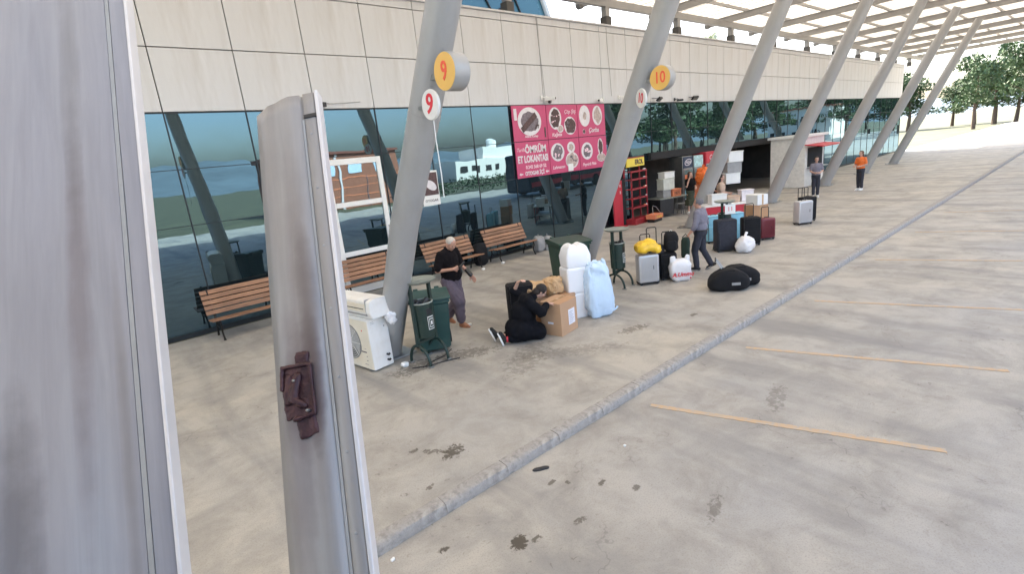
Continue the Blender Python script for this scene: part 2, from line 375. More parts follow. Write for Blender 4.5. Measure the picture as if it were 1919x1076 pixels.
# ------------------------------------------------------------------ ground, road, kerb
ZR = -.10
g = bmesh.new(); bmesh.ops.create_grid(g, x_segments=1, y_segments=1, size=1); bmesh.ops.scale(g, vec=(3000, 3000, 1), verts=g.verts)
tag(fin('ground', g, GRASS, loc=(0, 0, ZR-.03)), kind='structure')
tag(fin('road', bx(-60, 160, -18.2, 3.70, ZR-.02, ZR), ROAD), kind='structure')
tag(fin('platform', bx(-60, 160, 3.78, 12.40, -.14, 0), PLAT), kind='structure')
kb = thing('kerb', None, None); tag(kb, kind='structure')
def kerb_stone(L):
    bm = bmesh.new(); pr = [(-.078, -.12), (-.074, -.04), (-.058, -.006), (-.03, .006), (.02, .010), (.070, .010), (.0775, .002), (.078, -.12)]
    n = 7; rings = []
    for i in range(n):
        x = (i/(n-1)-.5)*L
        rings.append([bm.verts.new((x, y+noise.noise(Vector((x*4, y*9, z*9)))*.006, z+(noise.noise(Vector((x*5+9, y*9, z*3)))*.006 if z > -.1 else 0))) for y, z in pr])
    for a, b in zip(rings, rings[1:]):
        for k in range(len(pr)): bm.faces.new((a[k], a[(k+1) % len(pr)], b[(k+1) % len(pr)], b[k]))
    bm.faces.new(rings[0][::-1]); bm.faces.new(rings[-1]); return bm
ks = fin('kerb_stone', kerb_stone(.752), KERB, kb, True, (0.098, 3.704, 0))
for i in range(-6, 80):
    if i: inst(ks, kb, (.098+.759*i, 3.704+random.uniform(-.004, .004), random.uniform(-.004, .003)), (0, 0, random.uniform(-.006, .006)))
for i, (x, y, L) in enumerate(((4.82, 3.34, 2.8), (7.15, 3.24, 2.9), (9.9, 3.24, 2.9), (13.6, 3.24, 3), (17.3, 3.24, 3), (21, 3.24, 3))):
    a = math.atan2(-.94, .31)
    m = Matrix.Translation((x, y, ZR+.004)) @ Matrix.Rotation(a, 4, 'Z')
    bm = bmesh.new(); A = []
    for k in range(81):
        u = L*k/80; e1 = .010*noise.noise(Vector((u*9, i*5., 0)))+.006*noise.noise(Vector((u*31, i*5., 3))); e2 = .010*noise.noise(Vector((u*9, i*5., 7)))
        A.append([bm.verts.new(p) for p in ((u, -.040+e1, .001), (u, .040+e2, .001), (u, .040+e2, -.002), (u, -.040+e1, -.002))])
    for p, q in zip(A, A[1:]):
        for k in range(4): bm.faces.new((p[k], p[(k+1) % 4], q[(k+1) % 4], q[k]))
    o = fin('bay_line', bm, LINEO); o.matrix_world = m
    tag(o, kind='structure')

# ------------------------------------------------------------------ terminal building
D = 12.45; X0 = 5.066; PW = 1.533
ZT, ZJ, ZK, ZP = 4.595, 5.811, 7.026, 7.242
tm = thing('terminal_building', 'long terminal building with pale cladding panels above tinted mirror glass', 'building', (0, D, 0))
NA, NB = -12, 34
xa, xb = X0+PW*NA, X0+PW*NB
fin('core_wall', bx(xa, xb, .10, .3, ZT-.02, ZP-.05), JOINT, tm)
fin('parapet_coping', bx(xa, xb, -.03, .42, ZP-.006, ZP+.05, bev=.01), CLAD, tm)
p1 = fin('cladding_panel', bx(0, PW-.021, .03, .098, 0, ZJ-ZT-.020, bev=.004), CLAD, tm, loc=(xa+.008, 0, ZT+.008))
p2 = fin('cladding_panel', bx(0, PW-.021, .03, .098, 0, ZK-ZJ-.020, bev=.004), CLAD, tm, loc=(xa+.008, 0, ZJ+.008))
p3 = fin('cladding_panel', bx(0, PW-.021, .03, .098, 0, ZP-ZK-.022, bev=.004), CLAD, tm, loc=(xa+.008, 0, ZK+.008))
for i in range(NA+1, NB):
    for p, z in ((p1, ZT), (p2, ZJ), (p3, ZK)):
        inst(p, tm, (X0+PW*i+.008+random.uniform(-.001, .001), random.uniform(-.002, .003), z+.008))
# curtain wall: panes, mullions, transoms
SHOP0, SHOP1 = 8, 20          # open shop front between these panel lines, below the fascia
rows = [(.10, 2.32), (2.335, 3.465), (3.48, ZT-.03)]
pane = {}
for k, (za, zb) in enumerate(rows):
    pane[k] = fin('glass_pane', bx(0, PW-.03, 0, .016, za, zb), GLASS, tm, loc=(X0+PW*NA+.015, .05, 0))
for i in range(NA, NB):
    for k, (za, zb) in enumerate(rows):
        if k == 0 and SHOP0 <= i < SHOP1: continue
        if i == NA: continue
        rx = random.uniform(-.0022, .0022); rzz = random.uniform(-.0022, .0022)
        inst(pane[k], tm, (X0+PW*i+.015, .05, 0), (rx, 0, rzz))
mu = fin('mullion', bx(-.013, .013, .035, .11, .0, ZT-.02), FRAMED, tm, loc=(xa, 0, 0))
for i in range(NA+1, NB+1):
    if SHOP0 < i < SHOP1: 
        if i == SHOP0+1: mu2 = fin('mullion', bx(-.013, .013, .035, .11, 2.3, ZT-.02), FRAMED, tm, loc=(X0+PW*i, 0, 0))
        else: inst(mu2, tm, (X0+PW*i, 0, 0))
    else: inst(mu, tm, (X0+PW*i, 0, 0))
for z, n_ in ((.05, .09), (2.328, .014), (3.472, .014), (ZT-.016, .022)):
    if z < 1:
        fin('sill_rail', bx(xa, X0+PW*SHOP0, .036, .12, .0, z+n_/2), FRAMED, tm); fin('sill_rail', bx(X0+PW*SHOP1, xb, .036, .12, .0, z+n_/2), FRAMED, tm)
    else: fin('transom', bx(xa, xb, .038, .105, z-n_/2, z+n_/2), FRAMED, tm)
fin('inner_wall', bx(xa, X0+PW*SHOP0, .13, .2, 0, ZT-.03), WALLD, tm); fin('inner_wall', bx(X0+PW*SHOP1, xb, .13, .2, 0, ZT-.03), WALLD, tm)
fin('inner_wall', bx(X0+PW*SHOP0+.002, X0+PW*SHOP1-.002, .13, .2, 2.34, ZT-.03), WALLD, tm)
sx0, sx1 = X0+PW*SHOP0, X0+PW*SHOP1
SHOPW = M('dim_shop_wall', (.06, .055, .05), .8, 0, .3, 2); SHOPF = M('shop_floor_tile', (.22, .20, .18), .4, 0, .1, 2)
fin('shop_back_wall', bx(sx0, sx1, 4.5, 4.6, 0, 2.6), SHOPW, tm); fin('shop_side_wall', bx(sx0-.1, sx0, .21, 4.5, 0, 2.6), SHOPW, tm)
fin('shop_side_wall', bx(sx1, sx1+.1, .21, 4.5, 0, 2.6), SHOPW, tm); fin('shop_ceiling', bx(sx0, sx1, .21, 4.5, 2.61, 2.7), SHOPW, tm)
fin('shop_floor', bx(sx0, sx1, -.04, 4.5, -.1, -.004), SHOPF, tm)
fin('roof_slab', bx(xa, xb, .31, 30, ZT+1.2, ZT+1.4), JOINT, tm)
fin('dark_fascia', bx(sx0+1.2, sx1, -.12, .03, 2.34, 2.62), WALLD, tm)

# teal vaulted roof behind
vt = thing('vaulted_roof', 'curved teal glazed vault with pale rim rising behind the parapet', 'roof', (10.2, D+8, 5.4))
bm = bmesh.new(); Rv = 12.3; N = 40
a0, a1 = R(4), R(176)
fr = [bm.verts.new((Rv*math.cos(a0+(a1-a0)*k/N), 0, Rv*math.sin(a0+(a1-a0)*k/N))) for k in range(N+1)]
bk = [bm.verts.new((v.co.x, 18, v.co.z)) for v in fr]
for k in range(N): bm.faces.new((fr[k], fr[k+1], bk[k+1], bk[k]))
bm.faces.new(fr)
fin('glazed_shell', bm, TEAL, vt)
fin('rim', tb([(1.006*Rv*math.cos(a0+(a1-a0)*k/N), -.05, 1.006*Rv*math.sin(a0+(a1-a0)*k/N)) for k in range(N+1)], .16, 8), ROOFM, vt)
for rr in (.72, .86):
    fin('glazing_bar', tb([(rr*Rv*math.cos(a0+(a1-a0)*k/N), -.04, rr*Rv*math.sin(a0+(a1-a0)*k/N)) for k in range(N+1)], .05, 6), FRAMED, vt)
for a in range(15, 176, 15):
    fin('glazing_bar', tb([(Rv*.2*math.cos(R(a)), -.05, Rv*.2*math.sin(R(a))), (Rv*math.cos(R(a)), -.05, Rv*math.sin(R(a)))], .045, 6), FRAMED, vt)

# canopy over the platform
cy = thing('canopy', 'steel canopy of grey rafters and pale profiled roofing over the bus platform', 'canopy', (0, 0, 0))
PX = [11.78+4.83*k for k in range(-6, 12)]
fin('main_beam', bx(-14, 66, 12.67, 12.87, 7.98, 8.24, bev=.01), BEAM, cy)
fin('main_beam', bx(-14, 66, 3.3, 3.5, 7.98, 8.24, bev=.01), BEAM, cy)
def rafter():
    bm = bmesh.new(); B(bm, -.05, .05, -3, 13.9, -.30, -.265); B(bm, -.05, .05, -3, 13.9, -.03, .0); B(bm, -.012, .012, -3, 13.9, -.264, -.031)
    tube(bm, [(0, -3.05, -.15), (0, -2.9, -.15)], .17, 10); tube(bm, [(0, 13.85, -.17), (0, 14.05, -.17)], .17, 10); return bm
r0 = fin('rafter', rafter(), BEAM, cy, loc=(PX[0], 0, 8.55))
po = bmesh.new(); B(po, -.11, .11, 12.66, 12.88, 7.30, 7.975); B(po, -.17, .17, 12.60, 12.94, 7.29, 7.32); po0 = fin('post', po, BEAM, cy, loc=(PX[0], 0, 0))
pk = fin('post_boot', bx(-.15, .15, 12.62, 12.92, 7.30, 7.62, bev=.01), M('dark_flashing', (.08, .075, .07), .7), cy, loc=(PX[0], 0, .025))
for x in PX[1:]:
    inst(r0, cy, (x, 0, 8.55)); inst(po0, cy, (x, 0, 0)); inst(pk, cy, (x, 0, .025))
for a, b in zip(PX, PX[1:]):
    pass
pl = fin('purlin', bx(-14, 66, -.035, .035, 8.56, 8.68), BEAM, cy, loc=(0, 13.8, 0))
for y in (12.1, 10.4, 8.7, 7, 5.3, 3.6, 1.9, .2, -1.5, -2.9): inst(pl, cy, (0, y, 0))
bm = bmesh.new()
for k in range(16):
    x = k*.302
    vs = [bm.verts.new(p) for p in ((x, -3.2, .03), (x+.19, -3.2, .03), (x+.215, -3.2, .075), (x+.277, -3.2, .075), (x+.302, -3.2, .03))]
    ws = [bm.verts.new((v.co.x, 14.2, v.co.z)) for v in vs]
    for i in range(4): bm.faces.new((vs[i], vs[i+1], ws[i+1], ws[i]))
rs = fin('roof_sheet', bm, ROOFT, cy, loc=(PX[0], 0, 8.66))
rj = bmesh.new()
for k in range(8): B(rj, k*.604+.10, k*.604+.15, -3.2, 14.2, 8.68, 8.695)
rj0 = fin('roof_seam', rj, BEAM, cy, loc=(PX[0], 0, -.004)); rj0['kind'] = 'stuff'
for x in PX[1:-1]: inst(rs, cy, (x, 0, 8.66)); inst(rj0, cy, (x, 0, -.004))

# leaning columns with their round bay signs
def column(pts, r, label):
    x, y = pts[0][0], pts[0][1]
    t = thing('leaning_column', label, 'column', (x, y, 0), 0, 'leaning grey columns along the platform')
    P = [Vector(p)-Vector((x, y, 0)) for p in pts]
    k = 2
    fin('lower_shaft', tb(P[:k+1], [r*1.06, r*1.03, r], 28, caps=False), COLP, t, True)
    d = (P[k+1]-P[k]).normalized()
    fin('collar', tb([P[k]-d*.03, P[k]+d*.03], r*1.02, 28), COLP, t)
    fin('upper_shaft', tb([P[k]+d*.031]+P[k+1:], [r*1.0]+[r*.97, r*.8], 28, caps=False), COLP, t, True)
    fin('base_plate', bx(-.36, .36, -.36, .36, 0, .03, bev=.005), STEEL, t)
    b0 = None
    for sx in (-1, 1):
        for sy in (-1, 1):
            if b0 is None: b0 = fin('bolt', lathe(bmesh.new(), [(.022, 0), (.022, .03)], 6), STEEL, t, loc=(sx*.3, sy*.3, .03))
            else: inst(b0, t, (sx*.3, sy*.3, .03))
    return t
column([(3.57, 7.66, -.02), (3.57, 6.42, 2.26), (3.57, 5.53, 3.62), (3.57, 4.72, 4.9), (3.57, 2.9, 7.98)], .195, 'leaning grey column carrying the round bay nine signs')
column([(9.58, 8.56, -.02), (9.58, 8.0, 1.25), (9.58, 6.88, 3.6), (9.58, 5.86, 5.65), (9.58, 4.7, 7.98)], .235, 'leaning grey column carrying the round bay ten signs')
column([(16.5, 9.42, -.02), (16.5, 8.80, 1.4), (16.5, 7.8, 3.6), (16.5, 6.9, 5.6), (16.5, 5.8, 7.98)], .235, 'leaning grey column above the walking person in grey shirt')
for k, lb in enumerate(('bare leaning grey column next along from the one by the stall', 'second bare leaning grey column past the market stall', 'third bare leaning grey column past the market stall', 'most distant leaning grey column of the row')):
    x = 22.9+6.4*k
    column([(x, 9.42, -.02), (x, 8.80, 1.4), (x, 7.8, 3.6), (x, 6.9, 5.6), (x, 5.8, 7.98)], .235, lb)
column([(-3.6, 7.66, -.02), (-3.6, 6.42, 2.26), (-3.6, 5.53, 3.62), (-3.6, 4.72, 4.9), (-3.6, 2.9, 7.98)], .195, 'leaning grey column of the neighbouring bay behind the coach')

def disc_sign(num, c, r, depth, mat, tmat, label, size, tilt=0, tubec=None, sx=1):
    t = thing('bay_number_sign', label, 'sign', c)
    mt = Matrix.Rotation(-math.pi/2, 4, 'Y')
    mt = Matrix(((0, 0, -1, 0), (0, 1, 0, 0), (1, 0, 0, 0), (0, 0, 0, 1)))
    bm = lathe(bmesh.new(), [(r*.97, -depth), (r, -depth+.01), (r, -.008), (r*.98, 0)], 40); bmesh.ops.transform(bm, matrix=mt, verts=bm.verts)
    fin('drum', bm, COLP if depth > .1 else WHITE, t, True)
    bm = lathe(bmesh.new(), [(r*.965, .0005), (r*.965, .006)], 40); bmesh.ops.transform(bm, matrix=mt, verts=bm.verts)
    fin('face', bm, mat, t)
    m = face_mtx((0, -math.cos(tilt), math.sin(tilt)), (0, math.sin(tilt), math.cos(tilt)), (-.009, 0, 0))
    text('numeral', num, size, m, tmat, t, .003, sx, bold=.004)
    return t
t = disc_sign('9', (3.40, 4.76, 3.965), .198, .20, YEL, ORT, 'amber drum shaped sign reading nine on the nearest column', .27, sx=.85)
fin('bracket', bx(.06, .14, .1, .50, -.03, .03), STEEL, t)
t = disc_sign('9', (3.34, 5.03, 3.665), .165, .03, WHITE, REDT, 'white round plate with a red number 9 and a hanging cord', .30, -.2)
fin('bracket', bx(.031, .12, .0, .30, -.02, .02), STEEL, t)
fin('cord', tb([(.02, 0, -.165), (.02, .005, -.4), (.02, -.01, -.75), (.02, 0, -1.02)], .006, 6), WHITE, t)
t = disc_sign('10', (9.40, 5.99, 4.225), .235, .20, YEL, ORT, 'amber drum shaped sign reading ten beside the menu signs', .30, sx=.85)
fin('bracket', bx(.06, .14, .1, .50, -.03, .03), STEEL, t)
t = disc_sign('10', (9.30, 6.38, 3.90), .19, .03, WHITE, REDT, 'white round plate with a red number 10 low on its column', .27, -.2, sx=.72); t.rotation_euler = (0, 0, R(-24))
fin('bracket', bx(.031, .12, .0, .30, -.02, .02), STEEL, t)

# ------------------------------------------------------------------ things on the facade
YF = D-.03
def poster(n, z0, z1, label):
    x0 = X0+PW*n+.012; x1 = X0+PW*(n+1)-.012
    t = thing('menu_sign', label, 'sign', ((x0+x1)/2, YF, z0), 0, 'magenta menu signs on the glass')
    fin('board', bx(-(x1-x0)/2, (x1-x0)/2, 0, .03, 0, z1-z0, bev=.003), PINK, t)
    return t
def dish(t, x, z, rx, rz, fm, k=1, food=.72):
    bm = lathe(bmesh.new(), [(1, 0), (1, .004)], 28)
    bmesh.ops.transform(bm, matrix=Matrix.Translation((x, -.001-.0005*k, z)) @ Matrix.Rotation(math.pi/2, 4, 'X') @ Matrix.Diagonal((rx, rz, 1, 1)), verts=bm.verts)
    fin('plate', bm, PLATE, t)
    bm = bmesh.new(); N = 26; c = bm.verts.new((x, -.008, z)); vs = []
    for i in range(N):
        a = 2*math.pi*i/N; q = food*(1+.3*noise.noise(Vector((math.cos(a)*2+x*7, math.sin(a)*2, z*5+k))))
        vs.append(bm.verts.new((x+rx*q*math.cos(a), -.0075, z+rz*q*math.sin(a))))
    for i in range(N): bm.faces.new((c, vs[i], vs[(i+1) % N]))
    r = bmesh.ops.extrude_face_region(bm, geom=list(bm.faces)); bmesh.ops.translate(bm, vec=(0, .002, 0), verts=[e for e in r['geom'] if isinstance(e, bmesh.types.BMVert)])
    fin('food', bm, fm, t)
def garnish(t, x, z, n, fm, s=.03, spread=.18):
    for i in range(n):
        bm = bmesh.new(); ell(bm, (x+random.uniform(-spread, spread), -.012, z+random.uniform(-spread, spread)*.7), (s*random.uniform(.6, 1.4), .003, s*random.uniform(.6, 1.2)), seg=8)
        fin('garnish', bm, fm, t)
t = poster(4, 3.48, 4.575, 'magenta menu sign with a long kebab platter, upper row nearest bay nine')
dish(t, -.02, .60, .52, .44, FOODB)
bm = bmesh.new(); B(bm, -.46, .36, -.018, -.012, -.09, .09, mtx=Matrix.Translation((-.02, 0, .60)) @ Matrix.Rotation(-.62, 4, 'Y')); fin('food', bm, FOODA, t)
garnish(t, .3, .42, 5, FOODA, .035, .08); garnish(t, -.35, .38, 5, PINKW, .03, .08)
fin('glass_print', bx(-.68, -.56, -.008, -.001, .65, 1.0), PLATE, t); fin('food', bx(.62, .68, -.008, -.001, .08, .4), FOODA, t)
text('caption', 'Adana Kebap', .11, FRONT(0, -.013, .14), PINKW, t, .002, bold=.002, shear=.2)
t = poster(5, 3.48, 4.575, 'magenta menu sign with two heaped plates and script at its top corner')
dish(t, -.36, .66, .30, .36, FOODA, food=.8); dish(t, .36, .40, .30, .30, FOODA, 2, .85); dish(t, -.14, .32, .15, .13, FOODC, 3)
garnish(t, -.36, .66, 8, PINKW, .025, .2); garnish(t, .36, .4, 6, FOODB, .03, .2)
text('caption', 'Çöp Şiş', .17, FRONT(.38, -.01, .86), PINKW, t, .002, shear=.3, bold=.002); text('caption', 'Kağıtta', .16, FRONT(-.34, -.01, .13), PINKW, t, .002, shear=.3, bold=.003)
t = poster(6, 3.48, 4.575, 'magenta menu sign with two oval soup bowls')
dish(t, -.38, .70, .29, .36, FOODC, food=.35); dish(t, .32, .70, .27, .34, FOODC, 2, .75)
dish(t, -.46, .17, .07, .08, FOODA, 3, .9)
text('caption', 'Çorba', .22, FRONT(.06, -.01, .2), PLATE, t, .002, shear=.3, bold=.004)
t = poster(4, 2.335, 3.46, 'magenta restaurant name sign in white capitals with arrows')
text('lettering', 'ÖMRÜM', .31, FRONT(.14, -.004, .87), PLATE, t, .003, .85, bold=.010)
text('lettering', 'ET LOKANTASI', .30, FRONT(-.0, -.004, .57), PLATE, t, .003, .68, bold=.012)
text('lettering', '0.242 568 69 52', .15, FRONT(.1, -.004, .32), PINKW, t, .003, .95, bold=.004)
text('lettering', 'OTOGAR İÇİ', .17, FRONT(.02, -.004, .12), PLATE, t, .003, .85, bold=.006)
text('script', 'Tarihi', .16, FRONT(-.52, -.004, .88), PINKW, t, .003, shear=.3)
for x in (-.60, .60):
    bm = bmesh.new()
    vs = [bm.verts.new(p) for p in ((x-.08, 0, .12), (x-.01, 0, .17), (x-.01, 0, .14), (x+.08, 0, .14), (x+.08, 0, .10), (x-.01, 0, .10), (x-.01, 0, .07))]
    f = bm.faces.new(vs); r = bmesh.ops.extrude_face_region(bm, geom=[f]); bmesh.ops.translate(bm, vec=(0, -.006, 0), verts=[e for e in r['geom'] if isinstance(e, bmesh.types.BMVert)])
    fin('arrow', bm, PLATE, t)
t = poster(5, 2.335, 3.46, 'magenta menu sign with two big plates and a blank white square')
dish(t, -.36, .70, .33, .30, FOODB, food=.75); dish(t, .33, .82, .20, .19, FOODC, 2, .6); dish(t, .34, .38, .33, .28, FOODC, 3, .85)
garnish(t, -.36, .7, 6, PINKW, .04, .2); garnish(t, .34, .4, 4, FOODB, .05, .2)
fin('white_patch', bx(.10, .36, -.02, -.012, .02, .27), WHITE, t)
text('caption', 'Lahmacun', .15, FRONT(-.36, -.01, .2), PINKW, t, .002, shear=.3, bold=.003)
t = poster(6, 2.335, 3.46, 'magenta menu sign with a star edged plate and long flatbreads')
dish(t, -.36, .64, .31, .30, FOODB, food=.7); dish(t, .40, .74, .15, .30, FOODA, 2, .8); dish(t, .42, .36, .25, .15, FOODC, 3, .9)
garnish(t, -.36, .64, 7, PINKW, .045, .18)
text('caption', 'Peynirli Pide', .15, FRONT(-.28, -.01, .17), PINKW, t, .002, shear=.3, bold=.003)

# white framed door leaf in the glass wall
t = thing('glazed_door', 'white framed glazed door set in the tinted glass behind the nearest bench', 'door', (5.68, D, 0))
def rail(x0, x1, z0, z1): fin('frame_rail', bx(x0, x1, -.05, .03, z0, z1, bev=.006), WHITE, t)
rail(-.70, -.575, .02, 3.41); rail(.685, .81, .02, 3.41); rail(-.574, .684, 3.27, 3.41); rail(-.574, .684, 2.24, 2.36); rail(-.574, .684, 1.0, 1.12); rail(-.574, .684, .02, .2)
rail(-.86, -.715, .0, 3.44)
for z0, z1 in ((2.362, 3.268), (1.122, 2.238), (.202, .998)): fin('glass_pane', bx(-.573, .683, -.012, .0, z0, z1), GLASS, t)
fin('handle', tb([(.74, -.06, 1.35), (.74, -.1, 1.38), (.74, -.1, 1.6), (.74, -.06, 1.63)], .012, 8), STEEL, t)
# poster stuck on the glass behind column nine
t = thing('glass_poster', 'white poster with a dark picture stuck on the glass behind the bay nine column', 'poster', (7.86, YF, 1.95))
fin('sheet', bx(-.26, .3, .0, .02, 0, .95), WHITE, t); fin('picture', bx(-.24, .28, -.004, -.001, .28, .9), FOODA, t)
bm = bmesh.new(); ell(bm, (.05, -.007, .55), (.2, .004, .12), (0, .6, 0), 12); fin('picture_shape', bm, PLATE, t); text('lettering', 'OTOGAR', .1, FRONT(.02, -.004, .13), FOODA, t, .002)
# cameras and floodlights under the cladding
def cctv(x, z, rz, label, s=1.0, dark=False):
    t = thing('security_camera', label, 'camera', (x, D-.0, z), rz, 'cameras and lamps along the foot of the cladding')
    m = BLACK if dark else WHITE
    fin('wall_plate', bx(-.05*s, .05*s, -.02, .03, -.06*s, .06*s, bev=.005), m, t)
    fin('arm', tb([(0, -.02, 0), (0, -.12*s, .02), (0, -.18*s, -.02)], .015*s, 8), m, t)
    bm = bmesh.new(); B(bm, -.045*s, .045*s, -.36*s, -.10*s, -.09*s, -.01*s, bev=.01*s); fin('housing', bm, m, t)
    fin('lens', tb([(0, -.362*s, -.05*s), (0, -.375*s, -.05*s)], .03*s, 12), BLACK, t)
    return t
def flood(x, z, rz, label):
    t = thing('floodlight', label, 'lamp', (x, D-.0, z), rz, 'cameras and lamps along the foot of the cladding')
    fin('bracket', tb([(-.1, -.2, 0), (-.1, 0, .04), (.1, 0, .04), (.1, -.2, 0)], .012, 6), BLACK, t)
    bm = bmesh.new(); B(bm, -.15, .15, -.06, .02, -.1, .1, bev=.01, mtx=Matrix.Translation((0, -.25, -.02)) @ Matrix.Rotation(.9, 4, 'X')); fin('housing', bm, BLACK, t)
    bm = bmesh.new(); B(bm, -.12, .12, -.07, -.061, -.075, .075, mtx=Matrix.Translation((0, -.25, -.02)) @ Matrix.Rotation(.9, 4, 'X')); fin('lens', bm, STEEL, t)
cctv(12.62, 4.80, .5, 'white security camera above the joint of the first two menu signs', 1.25); cctv(13.0, 4.70, -.9, 'small dark security camera beside the white one above the menu signs', .9, True)
cctv(15.75, 4.74, -1.2, 'white security camera above the far end of the menu signs', 1.2); cctv(16.75, 4.80, .3, 'white security camera just before the bay ten column', 1.2)
flood(19.0, 4.72, .2, 'black floodlight beside the white number 10 plate'); cctv(20.6, 4.70, .9, 'thin dark security camera between the two floodlights', 1, True)
flood(21.9, 4.75, -.3, 'black floodlight over the shop front past bay ten'); cctv(26.3, 4.85, .4, 'white security camera above the shop front farthest along', 1.3)
t = thing('junction_box', 'small black junction box with a thin cable on the cladding', 'junction box', (5.28, D, 4.69))
fin('box', bx(-.05, .05, -.05, .03, -.05, .05, bev=.005), BLACK, t); fin('cable', tb([(0, -.0, .06), (.15, .01, .02), (.5, .015, .03), (.95, .015, .06)], .008, 6), GREYP, t)
for x, k in ((12.78, 0), (16.3, 1)):
    o = fin('drain_wire', tb([(x, D, 4.85), (x-.03, D+.0, 5.6), (x-.1, D, 6.5), (x-.12, D, 7.2)], .008, 6), GREYP); tag(o, ('thin grey wire running down the cladding above the first security camera', 'thin grey wire running down the cladding near the bay ten column')[k], 'wire')

# ------------------------------------------------------------------ benches
def bench(x, y, rz, label):
    t = thing('wooden_bench', label, 'bench', (x, y, 0), rz, 'wooden benches against the glass wall')
    L = 1.66; first = None
    # seat slats (front is -Y), back slats
    sl = []
    for k in range(4): sl.append(((0, -.02+.105*k-.2, .43-.012*k), (R(-3), 0, 0)))
    for k in range(5): sl.append(((0, .235+.047*k, .52+.102*k), (R(65), 0, 0)))
    for p, r in sl:
        if first is None: first = fin('slat', bx(-L/2, L/2, -.046, .046, -.014, .014, bev=.005), WOOD, t, loc=p); first.rotation_euler = r
        else: inst(first, t, p, r)
    for sx in (-1, 1):
        bm = bmesh.new(); X = sx*(L/2-.14)
        tube(bm, [(X, -.24, .41), (X, -.26, .30), (X, -.20, .16), (X, -.27, .04), (X, -.30, .0)], [.02, .022, .018, .02, .026], 8)
        tube(bm, [(X, -.25, .405), (X, 0, .39), (X, .18, .38), (X, .22, .46), (X, .34, .7), (X, .44, .99)], .019, 8)
        tube(bm, [(X, .18, .38), (X, .16, .25), (X, .24, .12), (X, .27, .0)], [.022, .02, .018, .024], 8)
        tube(bm, [(X, -.21, .2), (X, -.08, .27), (X, .04, .22), (X, .17, .26)], .013, 8)
        tube(bm, [(X, -.05+.07*math.cos(a), .31+.06*math.sin(a)) for a in [2*math.pi*k/10 for k in range(10)]], .010, 6, closed=True)
        fin('iron_leg', bm, IRON, t, True)
    return t
bench(10.15, 11.83, 0, 'wooden bench next to the grey cloth bags')
bench(7.95, 11.73, .02, 'wooden bench behind the white haired man')
bench(5.42, 11.80, .0, 'wooden bench in front of the white framed glazed door')
bench(2.6, 11.8, 0, 'wooden bench seen in the gap beside the coach door')
t = thing('shoulder_bag', 'dark shoulder bag slumped on the floor between two benches', 'bag', (9.02, 12.0, 0))
bm = bmesh.new(); superell(bm, (0, 0, .33), (.2, .13, .33), .5); wrinkle(bm, .03, 5, 3); fin('body', bm, BLACKF, t, True)
fin('strap', tb([(-.1, 0, .62), (-.06, -.02, .8), (.06, -.02, .8), (.1, 0, .62)], .012, 6), BLACKF, t)
for i, (x, y, r, h, lb) in enumerate(((11.22, 11.75, .17, .24, 'grey cloth bag nearer to the wooden bench end'), (11.58, 11.72, .15, .22, 'grey cloth bag farther from the wooden bench end'))):
    bm = bmesh.new(); superell(bm, (0, 0, h), (r, .15, h), .55); wrinkle(bm, .045, 6, i+5)
    t = thing('cloth_bag', lb, 'bag', (x, y, 0)); fin('body', bm, GREYP, t, True); fin('handle', tb([(-.06, 0, 2*h-.04), (0, 0, 2*h+.08), (.06, 0, 2*h-.04)], .012, 6), GREYP, t)

